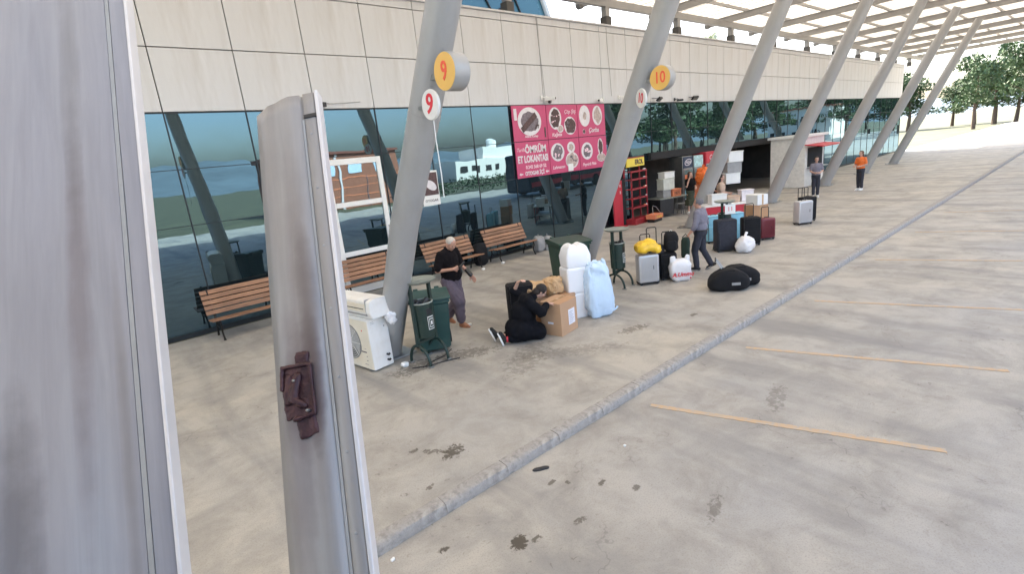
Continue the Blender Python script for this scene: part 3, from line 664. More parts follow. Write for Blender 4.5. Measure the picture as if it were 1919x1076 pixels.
# ------------------------------------------------------------------ air conditioner
def ac_outdoor(x, y, rz, h, label, z=0, mat=CREAM):
    t = thing('outdoor_unit', label, 'air conditioner', (x, y, z), rz)   # origin at near right corner of the fan face; fan face is -X side
    w, L = .36, .90
    fin('casing', bx(0, w, 0, L, .03, h, bev=.012), WPLAST, t)
    fin('front_panel', bx(-.012, -.001, .01, L-.01, .04, h-.03, bev=.004), mat, t)
    fin('top_lid', bx(-.016, w+.008, -.008, L+.008, h+.001, h+.022, bev=.006), WPLAST, t)
    c = (L*.60, h*.52); rad = min(.29, h*.4)
    bm = lathe(bmesh.new(), [(rad, 0), (rad, .006), (rad*.97, .006), (rad*.97, 0)], 36)
    mt = Matrix.Translation((-.013, c[0], c[1])) @ Matrix(((0, 0, -1, 0), (0, 1, 0, 0), (1, 0, 0, 0), (0, 0, 0, 1)))
    bmesh.ops.transform(bm, matrix=mt, verts=bm.verts); fin('fan_well', bm, GREYP, t)
    for k in range(1, 9):
        rr = rad*k/8.6; bm = bmesh.new(); tube(bm, [(-.028, c[0]+rr*math.cos(a), c[1]+rr*math.sin(a)) for a in [2*math.pi*j/28 for j in range(28)]], .0035, 5, closed=True); fin('guard_ring', bm, WPLAST, t)
    for a in range(0, 360, 45):
        fin('guard_spoke', tb([(-.028, c[0], c[1]), (-.028, c[0]+rad*math.cos(R(a)), c[1]+rad*math.sin(R(a)))], .004, 5), WPLAST, t)
    bm = lathe(bmesh.new(), [(.05, 0), (.045, .02)], 16); bmesh.ops.transform(bm, matrix=Matrix.Translation((-.02, c[0], c[1])) @ Matrix(((0, 0, -1, 0), (0, 1, 0, 0), (1, 0, 0, 0), (0, 0, 0, 1))), verts=bm.verts); fin('fan_hub', bm, GREYP, t)
    for q in range(4):
        a = q*math.pi/2+.4; bm = bmesh.new()
        B(bm, -.003, .003, .05, rad*.9, -.07, .07, mtx=Matrix.Translation((-.018, c[0], c[1])) @ Matrix.Rotation(a, 4, 'X')); fin('fan_blade', bm, GREYP, t)
    for z_, wd, s in ((h*.36, .14, .02), (h*.28, .02, .015), (h*.2, .03, .012), (h*.13, .10, .006), (h*.43, .04, .006)):
        fin('printed_mark', bx(-.0145, -.0125, .13, .13+wd, z_, z_+s), FOODB, t)
    bm = bmesh.new(); ell(bm, (-.014, .17, h*.78), (.002, .014, .014), seg=10); fin('red_mark', bm, REDT, t)
    for yy in (.12, L-.12): fin('foot', bx(-.02, w+.02, yy-.03, yy+.03, 0, .029), STEEL, t)
    # service valves on the end
    for zz in (.13, .22):
        fin('valve', tb([(w*.72, -.0, zz), (w*.72, -.045, zz), (w*.72+.02, -.05, zz+.02)], .018, 8), BLACK, t)
    fin('end_mark', bx(.05, .11, -.003, -.001, h*.93, h*.935), GREYP, t); fin('end_mark', bx(.05, .12, -.003, -.001, h*.90, h*.905), GREYP, t)
    fin('cable_hole', tb([(w*.78, .0, h*.80), (w*.78, -.004, h*.80)], .012, 8), GREYP, t)
    return t
def ac_indoor(x, y, z, rz, label):
    t = thing('indoor_unit', label, 'air conditioner', (x, y, z), rz)
    L = 1.05; pr = [(0, .0), (.30, .0), (.33, .05), (.33, .26), (.27, .30), (.06, .30), (-.02, .27), (-.035, .10)]
    bm = bmesh.new(); a = [bm.verts.new((px, 0, pz)) for px, pz in pr]; b = [bm.verts.new((px, L, pz)) for px, pz in pr]
    for k in range(len(pr)): bm.faces.new((a[k], a[(k+1) % len(pr)], b[(k+1) % len(pr)], b[k]))
    bm.faces.new(a[::-1]); bm.faces.new(b)
    bmesh.ops.bevel(bm, geom=bm.edges[:], offset=.008, segments=2, affect='EDGES')
    fin('casing', bm, WPLAST, t)
    fin('front_panel', bx(-.046, -.037, .10, L-.05, .11, .24, bev=.003), CREAM, t)
    fin('air_slot', bx(-.048, -.046, .14, L-.12, .155, .168), BLACK, t); fin('air_slot', bx(-.040, -.030, .08, L-.1, .055, .075), GREYP, t)
    fin('seam', bx(-.035, .1, .098, .102, .06, .302), GREYP, t)
    return t
ac_outdoor(3.06, 7.11, R(8), .86, 'white outdoor unit with fan standing against the foot of column nine')
ac_indoor(3.10, 6.96, .884, R(8), 'long white indoor unit lying on top of the outdoor unit by column nine')
t = thing('plastic_sheet', 'crumpled clear plastic sheet bunched at the end of the indoor unit', 'plastic sheet', (3.43, 7.04, .82), R(8))
bm = bmesh.new(); superell(bm, (0, 0, 0), (.075, .06, .10), .8, 26); wrinkle(bm, .04, 11, 3); wrinkle(bm, .015, 30, 4); fin('sheet', bm, BAGW, t, True)

# ------------------------------------------------------------------ litter bins
def litter_bin(x, y, rz, label, h=1.30, lean=0):
    t = thing('litter_bin', label, 'litter bin', (x, y, 0), rz, 'green litter bins with ashtray tops'); t.rotation_euler = (0, lean, rz)
    # posts at local x = +-.17 ; arches lie in planes parallel to local Y
    for sx in (-1, 1):
        X = sx*.185
        fin('post', bx(X-.022, X+.022, -.03, .03, .30, h-.02, bev=.004), GREEN, t)
        bm = bmesh.new(); tube(bm, [(X, -.235*math.cos(a), .02+.30*math.sin(a)) for a in [math.pi*k/14 for k in range(15)]], .024, 10); fin('foot_arch', bm, GREEN, t, True)
        for sy in (-1, 1): fin('foot_pad', bx(X-.04, X+.04, sy*.235-.04, sy*.235+.04, 0, .02, bev=.003), STEEL, t)
    fin('cross_bar', bx(-.162, .162, -.02, .02, .34, .38), GREEN, t)
    fin('ashtray_plate', lathe(bmesh.new(), [(.05, -.05), (.22, -.025), (.265, 0), (.275, .018), (.26, .020), (.23, .006), (.03, .004)], 36, (0, 0, h)), GSTEEL, t, True)
    bm = bmesh.new(); prof = [(.145, .42), (.155, .43), (.165, .98)]; lathe(bm, prof, 32)
    bmesh.ops.delete(bm, geom=[f for f in bm.faces if len(f.verts) > 4 and f.calc_center_median().z > .9], context='FACES_ONLY')
    fin('bucket', bm, GREEN, t, True)
    bm = bmesh.new(); tube(bm, [(.168*math.cos(a), .168*math.sin(a), .985) for a in [2*math.pi*k/32 for k in range(32)]], .014, 8, closed=True); fin('bucket_rim', bm, GSTEEL, t, True)
    bm = bmesh.new()
    for k in range(9): superell(bm, (random.uniform(-.09, .09), random.uniform(-.09, .09), .92+random.uniform(0, .08)), (.05, .04, .035), .5, 10, (random.random()*3, random.random()*3, 0))
    o = fin('rubbish', bm, BLACK, t, True); o['kind'] = 'stuff'
    def onface(a0, a1, z0, z1, rr, mat, nm):
        bm = bmesh.new(); n = 8; A = []
        for k in range(n+1):
            a = a0+(a1-a0)*k/n; A.append([bm.verts.new((q*math.sin(a), -q*math.cos(a), z)) for q, z in ((rr, z0), (rr, z1), (rr-.006, z1), (rr-.006, z0))])
        for p, q in zip(A, A[1:]):
            for k in range(4): bm.faces.new((p[k], p[(k+1) % 4], q[(k+1) % 4], q[k]))
        bm.faces.new(A[0][::-1]); bm.faces.new(A[-1]); fin(nm, bm, mat, t)
    s = SIDE
    onface(s-.05, s+.55, .80, .90, .167, BLACK, 'litter_slot')
    onface(s-.02, s+.68, .56, .77, .166, WHITE, 'emblem'); onface(s+.02, s+.64, .572, .758, .1675, GREEN, 'emblem_field'); onface(s+.12, s+.55, .595, .735, .169, WHITE, 'emblem_frame'); onface(s+.16, s+.51, .608, .722, .1705, GREEN, 'emblem_field')
    onface(s+.25, s+.42, .635, .695, .172, WHITE, 'emblem_mark')
    return t
SIDE = -.28
litter_bin(3.86, 6.80, R(8), 'green litter bin beside the air conditioning unit and column nine', 1.33)
litter_bin(8.87, 6.84, R(8), 'green litter bin beyond the pale blue plastic sack', 1.28)
litter_bin(13.28, 6.62, R(8), 'green litter bin with a white notice behind the upright dark suitcase', 1.30)
t = thing('notice_board', 'small white notice with red print fixed above the farthest litter bin', 'notice', (13.18, 6.42, .98), R(-38)); 
fin('sheet', bx(-.14, .14, -.01, 0, 0, .26), WHITE, t); text('print', '11', .16, FRONT(0, -.014, .13), REDT, t, .002); fin('clip', bx(-.03, .03, -.015, .02, .255, .30), STEEL, t)

# wheelie bins
def wheelie(x, y, rz, mat, label, stickers=False, w=.58, d=.66, h=1.02):
    t = thing('wheelie_bin', label, 'wheelie bin', (x, y, 0), rz)
    bm = bmesh.new()
    lo = [(-.42*w, -.36*d), (.42*w, -.36*d), (.42*w, .42*d), (-.42*w, .42*d)]; hi = [(-.5*w, -.5*d), (.5*w, -.5*d), (.5*w, .5*d), (-.5*w, .5*d)]
    a = [bm.verts.new((px, py, .06)) for px, py in lo]; b = [bm.verts.new((px, py, h-.07)) for px, py in hi]
    for k in range(4): bm.faces.new((a[k], a[(k+1) % 4], b[(k+1) % 4], b[k]))
    bm.faces.new(a[::-1]); bm.faces.new(b); bmesh.ops.bevel(bm, geom=bm.edges[:], offset=.022, segments=2, affect='EDGES')
    fin('body', bm, mat, t)
    fin('rim', bx(-.53*w, .53*w, -.53*d, .53*d, h-.075, h-.02, bev=.012), mat, t)
    bm = bmesh.new()   # slightly domed lid
    pr = [(-.56*d, h-.018), (-.57*d, h+.012), (-.45*d, h+.035), (.35*d, h+.06), (.5*d, h+.05), (.56*d, h-.018)]
    A = [bm.verts.new((-.56*w, py, pz)) for py, pz in pr]; Bv = [bm.verts.new((.56*w, py, pz)) for py, pz in pr]
    for k in range(len(pr)): bm.faces.new((A[k], A[(k+1) % len(pr)], Bv[(k+1) % len(pr)], Bv[k]))
    bm.faces.new(A[::-1]); bm.faces.new(Bv); bmesh.ops.bevel(bm, geom=bm.edges[:], offset=.008, segments=1, affect='EDGES')
    fin('lid', bm, mat, t)
    fin('handle', tb([(-.4*w, .56*d, h-.02), (-.4*w, .66*d, h+.0), (.4*w, .66*d, h+.0), (.4*w, .56*d, h-.02)], .016, 8), mat, t)
    for sx in (-1, 1):
        bm = lathe(bmesh.new(), [(.07, -.03), (.12, -.028), (.125, 0), (.12, .028), (.07, .03)], 24); bmesh.ops.transform(bm, matrix=Matrix.Translation((sx*.47*w, .42*d, .125)) @ Matrix.Rotation(math.pi/2, 4, 'Y'), verts=bm.verts)
        wh = fin('wheel', bm, TYRE, t, True)
        bm = lathe(bmesh.new(), [(.06, -.033), (.06, .033)], 16); bmesh.ops.transform(bm, matrix=Matrix.Translation((sx*.47*w, .42*d, .125)) @ Matrix.Rotation(math.pi/2, 4, 'Y'), verts=bm.verts); fin('hub', bm, GREYP, wh)
        fin('lid_hinge', bx(sx*.3*w-.04, sx*.3*w+.04, .5*d, .6*d, h-.01, h+.07, bev=.008), mat, t)
    if stickers:
        yf = -.5*d-.001; m = Matrix.Rotation(R(-5), 4, 'X')
        for px, pz, ww, hh, mm in ((-.13, .70, .11, .16, WHITE), (.0, .69, .10, .17, WHITE), (-.06, .56, .20, .11, BEIGE)):
            fin('sticker', bx(px-ww/2, px+ww/2, yf+.012, yf+.02, pz, pz+hh), mm, t)
            fin('sticker_print', bx(px-ww*.3, px+ww*.3, yf+.008, yf+.0115, pz+hh*.2, pz+hh*.7), REDT if mm is WHITE else FOODB, t)
    return t
wheelie(4.20, 7.16, R(-28), WGREEN, 'teal green wheelie bin behind the nearest litter bin', w=.60, d=.60, h=.94)
wheelie(8.42, 7.86, R(-24), WGREEN2, 'dark green wheelie bin with stickers behind the white foam bundles', True, w=.72, d=.78, h=1.06)

# ------------------------------------------------------------------ boxes, sacks, foam
def carton(x, y, rz, lx, ly, h, label, lab=False):
    t = thing('cardboard_box', label, 'box', (x, y, 0), rz)
    bm = bmesh.new(); B(bm, -lx/2, lx/2, -ly/2, ly/2, 0, h, bev=.006)
    fin('carton', bm, CARD, t)
    fin('flap', bx(-lx/2+.004, lx/2-.004, -ly/2+.003, -.004, h+.001, h+.007), CARD2, t); o = fin('flap', bx(-lx/2+.004, lx/2-.004, .004, ly/2-.003, h+.001, h+.008), CARD, t)
    fin('packing_tape', bx(-lx/2-.002, lx/2+.002, -.03, .03, h+.009, h+.011), M('packing_tape', (.42, .27, .15), .25), t)
    if lab:
        fin('label_sheet', bx(-lx*.05, lx*.33, -ly/2-.004, -ly/2-.001, h*.25, h*.72), PAPER, t)
        for k in range(7): fin('label_print', bx(-lx*.01, lx*(.16+.12*((k*37) % 5)/5), -ly/2-.0055, -ly/2-.0045, h*(.30+.055*k), h*(.30+.055*k)+.008), M('grey_ink', (.3, .3, .36), .7) if k == 0 else bpy.data.materials['grey_ink'], t)
        fin('small_sticker', bx(-lx/2-.004, -lx/2-.001, -.05, .06, h*.36, h*.42), PAPER, t)
    return t
carton(6.02, 5.965, R(9.9), .51, .42, .57, 'brown cardboard box with a white label sheet, nearest the kneeling person', True)
carton(6.47, 6.30, R(14), .44, .42, .52, 'plain brown cardboard box behind the labelled one')
carton(6.02, 6.62, R(5), .5, .4, .50, 'low brown cardboard box under the crumpled paper bundles')
for i, (x, y, z, sx, sy, sz, lb) in enumerate(((5.98, 6.56, .50, .22, .17, .15, 'crumpled kraft paper bundle nearer the kneeling person'), (6.38, 6.42, .52, .16, .16, .15, 'crumpled kraft paper bundle nearer the white foam'))):
    bm = bmesh.new(); superell(bm, (0, 0, sz), (sx, sy, sz), .6, 30); wrinkle(bm, .05, 7, i+2)
    for v in bm.verts: v.co.z = max(v.co.z, 0.012)
    o = fin('paper_bundle', bm, KRAFT, loc=(x, y, z)); tag(o, lb, 'paper bundle')
for i, (z, r, h, dx, lb) in enumerate(((0, .225, .245, 0, 'white wrapped foam bundle at the bottom of its stack'), (.475, .235, .245, -.01, 'white wrapped foam bundle in the middle of its stack'), (.95, .238, .215, .01, 'white wrapped foam bundle with domed top, topmost of its stack'))):
    bm = bmesh.new(); superell(bm, (0, 0, h), (r, .2, h), (.17, .17, .20)[i], 44)
    if i == 2:
        for v in bm.verts:
            k = max(0, v.co.z/h-1.0); v.co.x *= math.sqrt(max(.05, 1-.75*k*k)); v.co.y *= math.sqrt(max(.05, 1-.6*k*k))
    wrinkle(bm, .010, 6, i+9); wrinkle(bm, .004, 22, i)
    for v in bm.verts: v.co.z = max(v.co.z, 0)
    if i == 2:
        for v in bm.verts:
            if v.co.z > h: v.co.z -= .10*math.exp(-((v.co.x-.02)/.035)**2)*(v.co.z-h)/h*.6
    o = fin('foam_bundle', bm, FOAM, None, True, (6.84+dx, 6.26, z)); o.rotation_euler = (0, 0, R(-25)); tag(o, lb, 'foam bundle', 'white wrapped foam bundles')
t = thing('plastic_sack', 'tall pale blue plastic sack leaning on the white foam stack', 'sack', (7.06, 5.93, 0), R(-25))
bm = bmesh.new(); superell(bm, (0, 0, .50), (.25, .19, .50), .42, 60)
for v in bm.verts:
    f = v.co.z; k = 1-.26*max(0, (f-.6)/.4)+.06*math.sin(f*7); v.co.x = v.co.x*k-.05*f; v.co.y *= k
wrinkle(bm, .035, 5.5, 4, (1.6, 1.6, .5)); wrinkle(bm, .022, 13, 6, (1, 1, .5))
for v in bm.verts: v.co.z = max(v.co.z, 0.002)
fin('body', bm, LBLUE, t, True)
for q, (ax, aw, ah) in enumerate(((-.13, .05, .05), (-.03, .07, .07), (.07, .06, .04), (.13, .03, .09))):
    bm = bmesh.new(); superell(bm, (ax, 0, .97), (aw, .06, ah), 1.0, 18); wrinkle(bm, .035, 16, 2+q); fin('gathered_fold', bm, LBLUE, t, True)
fin('corner_knot', tb([(.24, -.05, .06), (.32, -.06, .09), (.35, -.05, .12)], [.03, .015, .022], 8), LBLUE, t, True)

# ------------------------------------------------------------------ luggage
def suitcase(name, x, y, rz, w, d, h, mat, label, ribs=0, handle=.0, hm=BLACK, group=None):
    t = thing(name, label, 'suitcase', (x, y, 0), rz, group)
    bm = bmesh.new(); B(bm, -w/2, w/2, -d/2, d/2, .055, h, bev=.045); fin('shell', bm, mat, t, True)
    for p in t.children: pass
    if ribs:
        r0_ = None
        for k in range(ribs):
            X = -w/2+.06+(w-.12)*k/(ribs-1)
            if r0_ is None: r0_ = fin('shell_rib', bx(-.009, .009, -d/2-.014, -d/2+.003, .12, h-.05, bev=.004), mat, t, loc=(X, 0, 0))
            else: inst(r0_, t, (X, 0, 0))
        fin('lock', bx(w/2-.15, w/2-.12, -d/2-.012, -d/2-.006, h*.52, h*.64), BLACK, t)
    else:
        fin('front_pocket', bx(-w/2+.05, w/2-.05, -d/2-.02, -d/2+.01, .14, h*.62, bev=.015), mat, t)
        fin('piping', tb([(-w/2+.03, -d/2-.002, .09), (-w/2+.03, -d/2-.002, h-.03), (w/2-.03, -d/2-.002, h-.03), (w/2-.03, -d/2-.002, .09)], .007, 6), BLACK, t)
    fin('base_trim', bx(-w/2+.01, w/2-.01, -d/2+.01, d/2-.01, .04, .056), BLACK, t)
    for sx in (-1, 1):
        for sy in (-1, 1):
            bm = lathe(bmesh.new(), [(.028, -.015), (.028, .015)], 14); bmesh.ops.transform(bm, matrix=Matrix.Translation((sx*(w/2-.05), sy*(d/2-.04), .028)) @ Matrix.Rotation(math.pi/2, 4, 'X'), verts=bm.verts)
            fin('wheel', bm, BLACK, t, True)
    fin('carry_handle', tb([(-.07, 0, h-.003), (-.06, 0, h+.025), (.06, 0, h+.025), (.07, 0, h-.003)], .01, 8), BLACK, t)
    if handle:
        fin('trolley_handle', tb([(-.11, d/2-.05, h-.02), (-.11, d/2-.05, h+handle-.03), (-.09, d/2-.05, h+handle), (.09, d/2-.05, h+handle), (.11, d/2-.05, h+handle-.03), (.11, d/2-.05, h-.02)], .012, 8), hm, t)
    return t
suitcase('suitcase', 5.74, 6.62, R(-30), .46, .30, .86, BLACKF, 'large black suitcase standing behind the kneeling person')
suitcase('suitcase', 9.32, 6.40, R(-36), .46, .27, .68, CASEW, 'silver ribbed suitcase with a yellow bag on top', ribs=12, handle=.42)
suitcase('suitcase', 9.72, 6.50, R(-36), .46, .27, .80, NAVYF, 'dark suitcase standing behind the silver ribbed one', handle=.38)
suitcase('suitcase', 9.86, 6.22, R(-50), .36, .24, .62, BLACKF, 'small black suitcase under the black backpack', handle=.45)
suitcase('suitcase', 13.06, 6.50, R(-42), .54, .32, .86, NAVYF, 'upright charcoal suitcase in front of the farthest litter bin', handle=0)
suitcase('suitcase', 14.05, 7.35, R(-40), .45, .3, .80, SKYBL, 'light blue suitcase just beside the walking person')
suitcase('suitcase', 14.55, 6.98, R(-40), .52, .3, .82, SKYBL, 'light blue suitcase behind the charcoal one')
suitcase('suitcase', 14.0, 6.25, R(-48), .48, .3, .78, BLACKF, 'black suitcase with raised handle right of the upright charcoal one', handle=.35)
suitcase('suitcase', 14.9, 6.2, R(-35), .42, .26, .62, M('burgundy_shell', (.16, .02, .03), .4), 'small burgundy suitcase to the right of the light blue one', ribs=9, handle=.3)
for k_, (x_, y_, z_, w_, lb_) in enumerate(((15.5, 6.75, 0, .6, 'large brown carton at the bottom of a stack right of the market counter'), (15.52, 6.77, .48, .5, 'brown carton in the middle of the stack by the market counter'), (15.5, 6.74, .92, .4, 'small white carton topmost of the stack by the market counter'))):
    t = thing('cardboard_box', lb_, 'box', (x_, y_, z_), R(-38+k_*9)); fin('carton', bx(-w_/2, w_/2, -.22, .22, 0, (.475, .435, .3)[k_], bev=.006), (CARD, CARD2, WHITE)[k_], t); fin('packing_tape', bx(-.03, .03, -.222, -.2205, .01, (.475, .435, .3)[k_]), KRAFT, t)
suitcase('suitcase', 17.6, 6.2, R(-30), .5, .3, .75, CASEW, 'pale suitcase alone on the platform past the duffel bags', ribs=11, handle=.4)
suitcase('suitcase', 18.2, 6.3, R(-30), .5, .3, .8, BLACKF, 'black suitcase beside the pale one past the duffel bags', handle=.3)
t = thing('carrier_bag', 'yellow plastic bag slumped on top of the silver suitcase', 'bag', (9.30, 6.36, .705), R(-36))
bm = bmesh.new(); superell(bm, (0, 0, .12), (.26, .17, .12), .7, 44)
for v in bm.verts:
    v.co.z += .05*math.exp(-(v.co.x-.02)**2/.01); 
    if v.co.x > .15: v.co.z -= .04
wrinkle(bm, .035, 7, 12); wrinkle(bm, .012, 18, 2)
for v in bm.verts: v.co.z = max(v.co.z, 0)
fin('body', bm, YELB, t, True); fin('twisted_handle', tb([(-.12, -.1, .15), (-.04, -.14, .22), (.06, -.12, .24), (.13, -.06, .2)], [.02, .028, .024, .015], 8), YELB, t, True)
t = thing('backpack', 'black backpack standing on the small black suitcase', 'backpack', (9.90, 6.16, .64), R(-50))
bm = bmesh.new(); superell(bm, (0, 0, .22), (.15, .12, .22), .65, 30); wrinkle(bm, .02, 7, 3)
for v in bm.verts: v.co.z = max(v.co.z, .0)
fin('body', bm, BLACKF, t, True); bm = bmesh.new(); superell(bm, (0, -.10, .15), (.11, .05, .12), .6, 20); fin('front_pocket', bm, BLACKF, t, True)
fin('grab_loop', tb([(-.04, 0, .43), (0, 0, .48), (.04, 0, .43)], .008, 6), WHITE, t)
for s in (-1, 1): fin('shoulder_strap', tb([(s*.07, .10, .40), (s*.1, .17, .3), (s*.1, .14, .12), (s*.07, .1, .05)], .014, 6), BLACKF, t)
t = thing('shopping_bag', 'white plastic shopping bag with red lettering next to the suitcases', 'bag', (9.87, 5.93, 0), R(-38))
bm = bmesh.new(); superell(bm, (0, 0, .24), (.235, .13, .24), .5, 44)
for v in bm.verts:
    if v.co.z > .3: v.co.x *= 1-.35*((v.co.z-.3)/.18)**2
    if v.co.z < .3: v.co.x *= .93+.1*v.co.z
wrinkle(bm, .022, 6, 8); wrinkle(bm, .008, 18, 4)
for v in bm.verts: v.co.z = max(v.co.z, .0)
fin('body', bm, BAGW, t, True)
for s in (-1, 1):
    bm = bmesh.new(); superell(bm, (s*.165, 0, .48), (.055, .022, .085), .7, 16); wrinkle(bm, .02, 14, s+4); fin('handle', bm, BAGW, t, True)
text('lettering', 'A.Ummu', .13, face_mtx((1, 0, 0), (0, 0, 1), (0, -.158, .17)), REDT, t, .002, shear=.25, bold=.003); text('lettering', 'Tan', .06, face_mtx((1, 0, 0), (0, 0, 1), (-.17, -.148, .18)), FOODB, t, .002)
bm = bmesh.new(); ell(bm, (.17, -.155, .08), (.02, .004, .02), seg=10); fin('red_mark', bm, REDT, t)
def duffel(x, y, rz, L, label, z=0, tel=False):
    t = thing('duffel_bag', label, 'bag', (x, y, z), rz)
    bm = bmesh.new(); superell(bm, (0, 0, .22), (L/2, .19, .22), .6, 40)
    for v in bm.verts:
        v.co.z *= 1-.35*(abs(v.co.x)/(L/2))**2
    wrinkle(bm, .02, 6, x)
    for v in bm.verts: v.co.z = max(v.co.z, 0)
    fin('body', bm, BLACKF, t, True)
    for s in (-1, 1): fin('strap', tb([(-.13, s*.17, .26), (-.09, s*.12, .42), (.09, s*.12, .42), (.13, s*.17, .26)], .012, 6), BLACKF, t)
    fin('badge', bx(.02, .18, -.205, -.19, .14, .19), GREYP, t)
    if tel: fin('telescopic_handle', tb([(-.10, .02, .40), (-.22, .05, .60), (-.20, .16, .62), (-.06, .13, .42)], .010, 6), STEEL, t); fin('grip', tb([(-.235, .03, .60), (-.20, .19, .625)], .016, 8), BLACK, t)
    return t
duffel(9.62, 4.72, R(-50), .78, 'black duffel bag with a telescopic handle near the kerb', tel=True)
duffel(9.98, 4.70, R(-40), .85, 'second black duffel bag pressed against the one with the handle')
t = thing('white_sack', 'white knotted sack at the foot of the upright charcoal suitcase', 'sack', (13.1, 5.98, 0))
bm = bmesh.new(); superell(bm, (0, 0, .2), (.24, .2, .2), .8, 30); wrinkle(bm, .06, 6, 5)
for v in bm.verts: v.co.z = max(v.co.z, 0)
fin('body', bm, BAGW, t, True); fin('knot', tb([(0, 0, .36), (.03, 0, .46), (.08, 0, .50)], [.05, .03, .04], 8), BAGW, t, True)
t = thing('crumpled_paper', 'small white scrap of paper by the foot of the white haired man', 'litter', (5.28, 7.68, 0)); bm = bmesh.new(); superell(bm, (0, 0, .018), (.08, .03, .016), .7, 12); wrinkle(bm, .01, 20, 3); fin('scrap', bm, WHITE, t)
for i, (x, y, s, lb) in enumerate(((3.48, 6.93, .06, 'small white crumpled tissue at the foot of column nine'), (1.36, 3.5, .018, 'tiny white scrap lying below the kerb'), (2.05, 2.45, .016, 'tiny white scrap on the road concrete'), (3.9, 3.05, .015, 'tiny white scrap near the orange bay line'), (9.45, 11.5, .05, 'white tissue under the bench by the grey bags'), (8.62, 11.4, .05, 'white tissue under the bench behind the man'))):
    bm = bmesh.new(); superell(bm, (0, 0, s*.6), (s, s*.8, s*.6), .7, 12); wrinkle(bm, s*.3, 1/s*.8, i); o = fin('litter_scrap', bm, WHITE, loc=(x, y, ZR if y < 3.6 else 0)); tag(o, lb, 'litter')
bm = bmesh.new(); ell(bm, (0, 0, .008), (.085, .024, .010)); wrinkle(bm, .012, 18, 3); o = fin('dark_twig', bm, BLACK, loc=(3.03, 3.45, ZR)); o.rotation_euler = (0, 0, -.5); tag(o, 'flat dark scrap lying in the road just below the kerb', 'litter')
# loose bits of cable and leaves by the litter bin
for i, pts in enumerate((((3.5, 6.75, .01), (3.7, 6.6, .012), (3.95, 6.55, .01), (4.2, 6.45, .012)), ((3.62, 6.62, .01), (3.8, 6.7, .012), (4.1, 6.75, .01), (4.35, 6.9, .01)))):
    o = fin('loose_cord', tb(pts, .008, 6), BLACK); tag(o, ('dark loose cord on the floor in front of the nearest litter bin', 'dark loose cord on the floor trailing behind the nearest litter bin')[i], 'cord')

# ------------------------------------------------------------------ shop front goods
t = thing('display_rack', 'empty red metal display rack with a yellow header sign', 'rack', (17.0, 12.0, 0), R(4))
for x in (-.55, .55):
    fin('upright', bx(x-.025, x+.025, .18, .23, 0, 2.18), REDSH, t); fin('upright', bx(x-.02, x+.02, -.12, -.08, .02, 2.0), REDSH, t)
for z in (.62, .98, 1.34, 1.70, 2.0):
    fin('shelf', bx(-.56, .56, -.12, .2, z, z+.03, bev=.004), REDSH, t); fin('shelf_lip', bx(-.56, .56, -.135, -.121, z-.01, z+.055), REDSH, t)
fin('base_box', bx(-.6, .6, -.25, .22, .0, .22, bev=.01), REDSH, t)
fin('header', bx(-.62, .62, .0, .06, 2.2, 2.52, bev=.005), YSIGN, t); text('lettering', 'EROL', .25, FRONT(.22, -.004, 2.36), FOODA, t, .003, bold=.008)
fin('header_trim', bx(-.62, .62, -.001, .061, 2.525, 2.56), REDSH, t)
for k in range(11): 
    z = random.choice((.65, 1.01, 1.37, 1.73, 2.03)); bm = bmesh.new(); superell(bm, (.45+random.uniform(-.1, .14), -.1, z+.03), (.05, .03, .03), .6, 8); fin('price_tag', bm, (PLATE, ORB)[k % 2], t)
t = thing('floor_display', 'low orange display tray with print at the foot of the red rack', 'display', (17.45, 11.55, 0), R(6))
fin('tray', bx(-.34, .34, -.2, .2, .12, .3, bev=.01), ORB, t); text('lettering', 'Cheetos', .13, FRONT(0, -.204, .21), YSIGN, t, .002)
for s in (-1, 1): fin('wheel', tb([(s*.28, -.15, .05), (s*.28, -.1, .05)], .05, 10), BLACK, t); fin('side_wire', tb([(s*.3, -.1, .3), (s*.15, 0, .55), (0, .05, .62)], .01, 6), STEEL, t)
fin('leg', bx(-.3, .3, -.15, .15, 0, .119), BLACK, t)
t = thing('red_banner', 'narrow upright red banner standing beside the red display rack', 'banner', (15.95, 12.15, 0), R(0))
fin('panel', bx(-.26, .26, -.03, .03, .03, 1.75, bev=.004), RED, t); fin('side_frame', bx(.262, .5, -.02, .04, .0, 1.8), WALLD, t); fin('foot', bx(-.3, .3, -.2, .2, 0, .029), RED, t)
text('lettering', 'R', .16, FRONT(.14, -.034, 1.55), WHITE, t, .002); text('lettering', 'II', .16, FRONT(.14, -.034, 1.3), WHITE, t, .002)
t = thing('display_table', 'dark folding table with a pale rim in front of the shop', 'table', (19.15, 11.95, 0), R(-14))
fin('tabletop', bx(-.85, .85, -.4, .4, .73, .76, bev=.005), GSTEEL, t); fin('table_skirt', bx(-.84, -.1, -.38, .38, .1, .729), BLACK, t)
for sx in (-1, 1):
    for sy in (-1, 1): fin('leg', tb([(sx*.78, sy*.34, 0), (sx*.78, sy*.34, .729)], .018, 8), STEEL, t)
def crate(x, y, z, rz, w, d, h, mat, label, name='storage_crate', cat='crate', rim=None):
    t = thing(name, label, cat, (x, y, z), rz); bm = bmesh.new(); B(bm, -w/2, w/2, -d/2, d/2, 0, h, bev=.012)
    fin('body', bm, mat, t); fin('rim', bx(-w/2-.015, w/2+.015, -d/2-.015, d/2+.015, h+.001, h+.03, bev=.006), rim or mat, t); return t
crate(18.85, 12.0, .765, R(-14), .42, .4, .28, GREYP, 'grey plastic crate standing on the shop table')
c1 = crate(19.35, 11.85, .765, R(-14), .48, .4, .27, ORB, 'orange crate with dark print on the shop table'); text('lettering', 'MEY', .16, FRONT(0, -.206, .13), FOODA, c1, .002)
crate(18.98, 11.98, 1.08, R(-14), .6, .4, .42, M('off_white_foam_box', (.62, .64, .58), .6), 'off white foam box stacked on the grey crate')
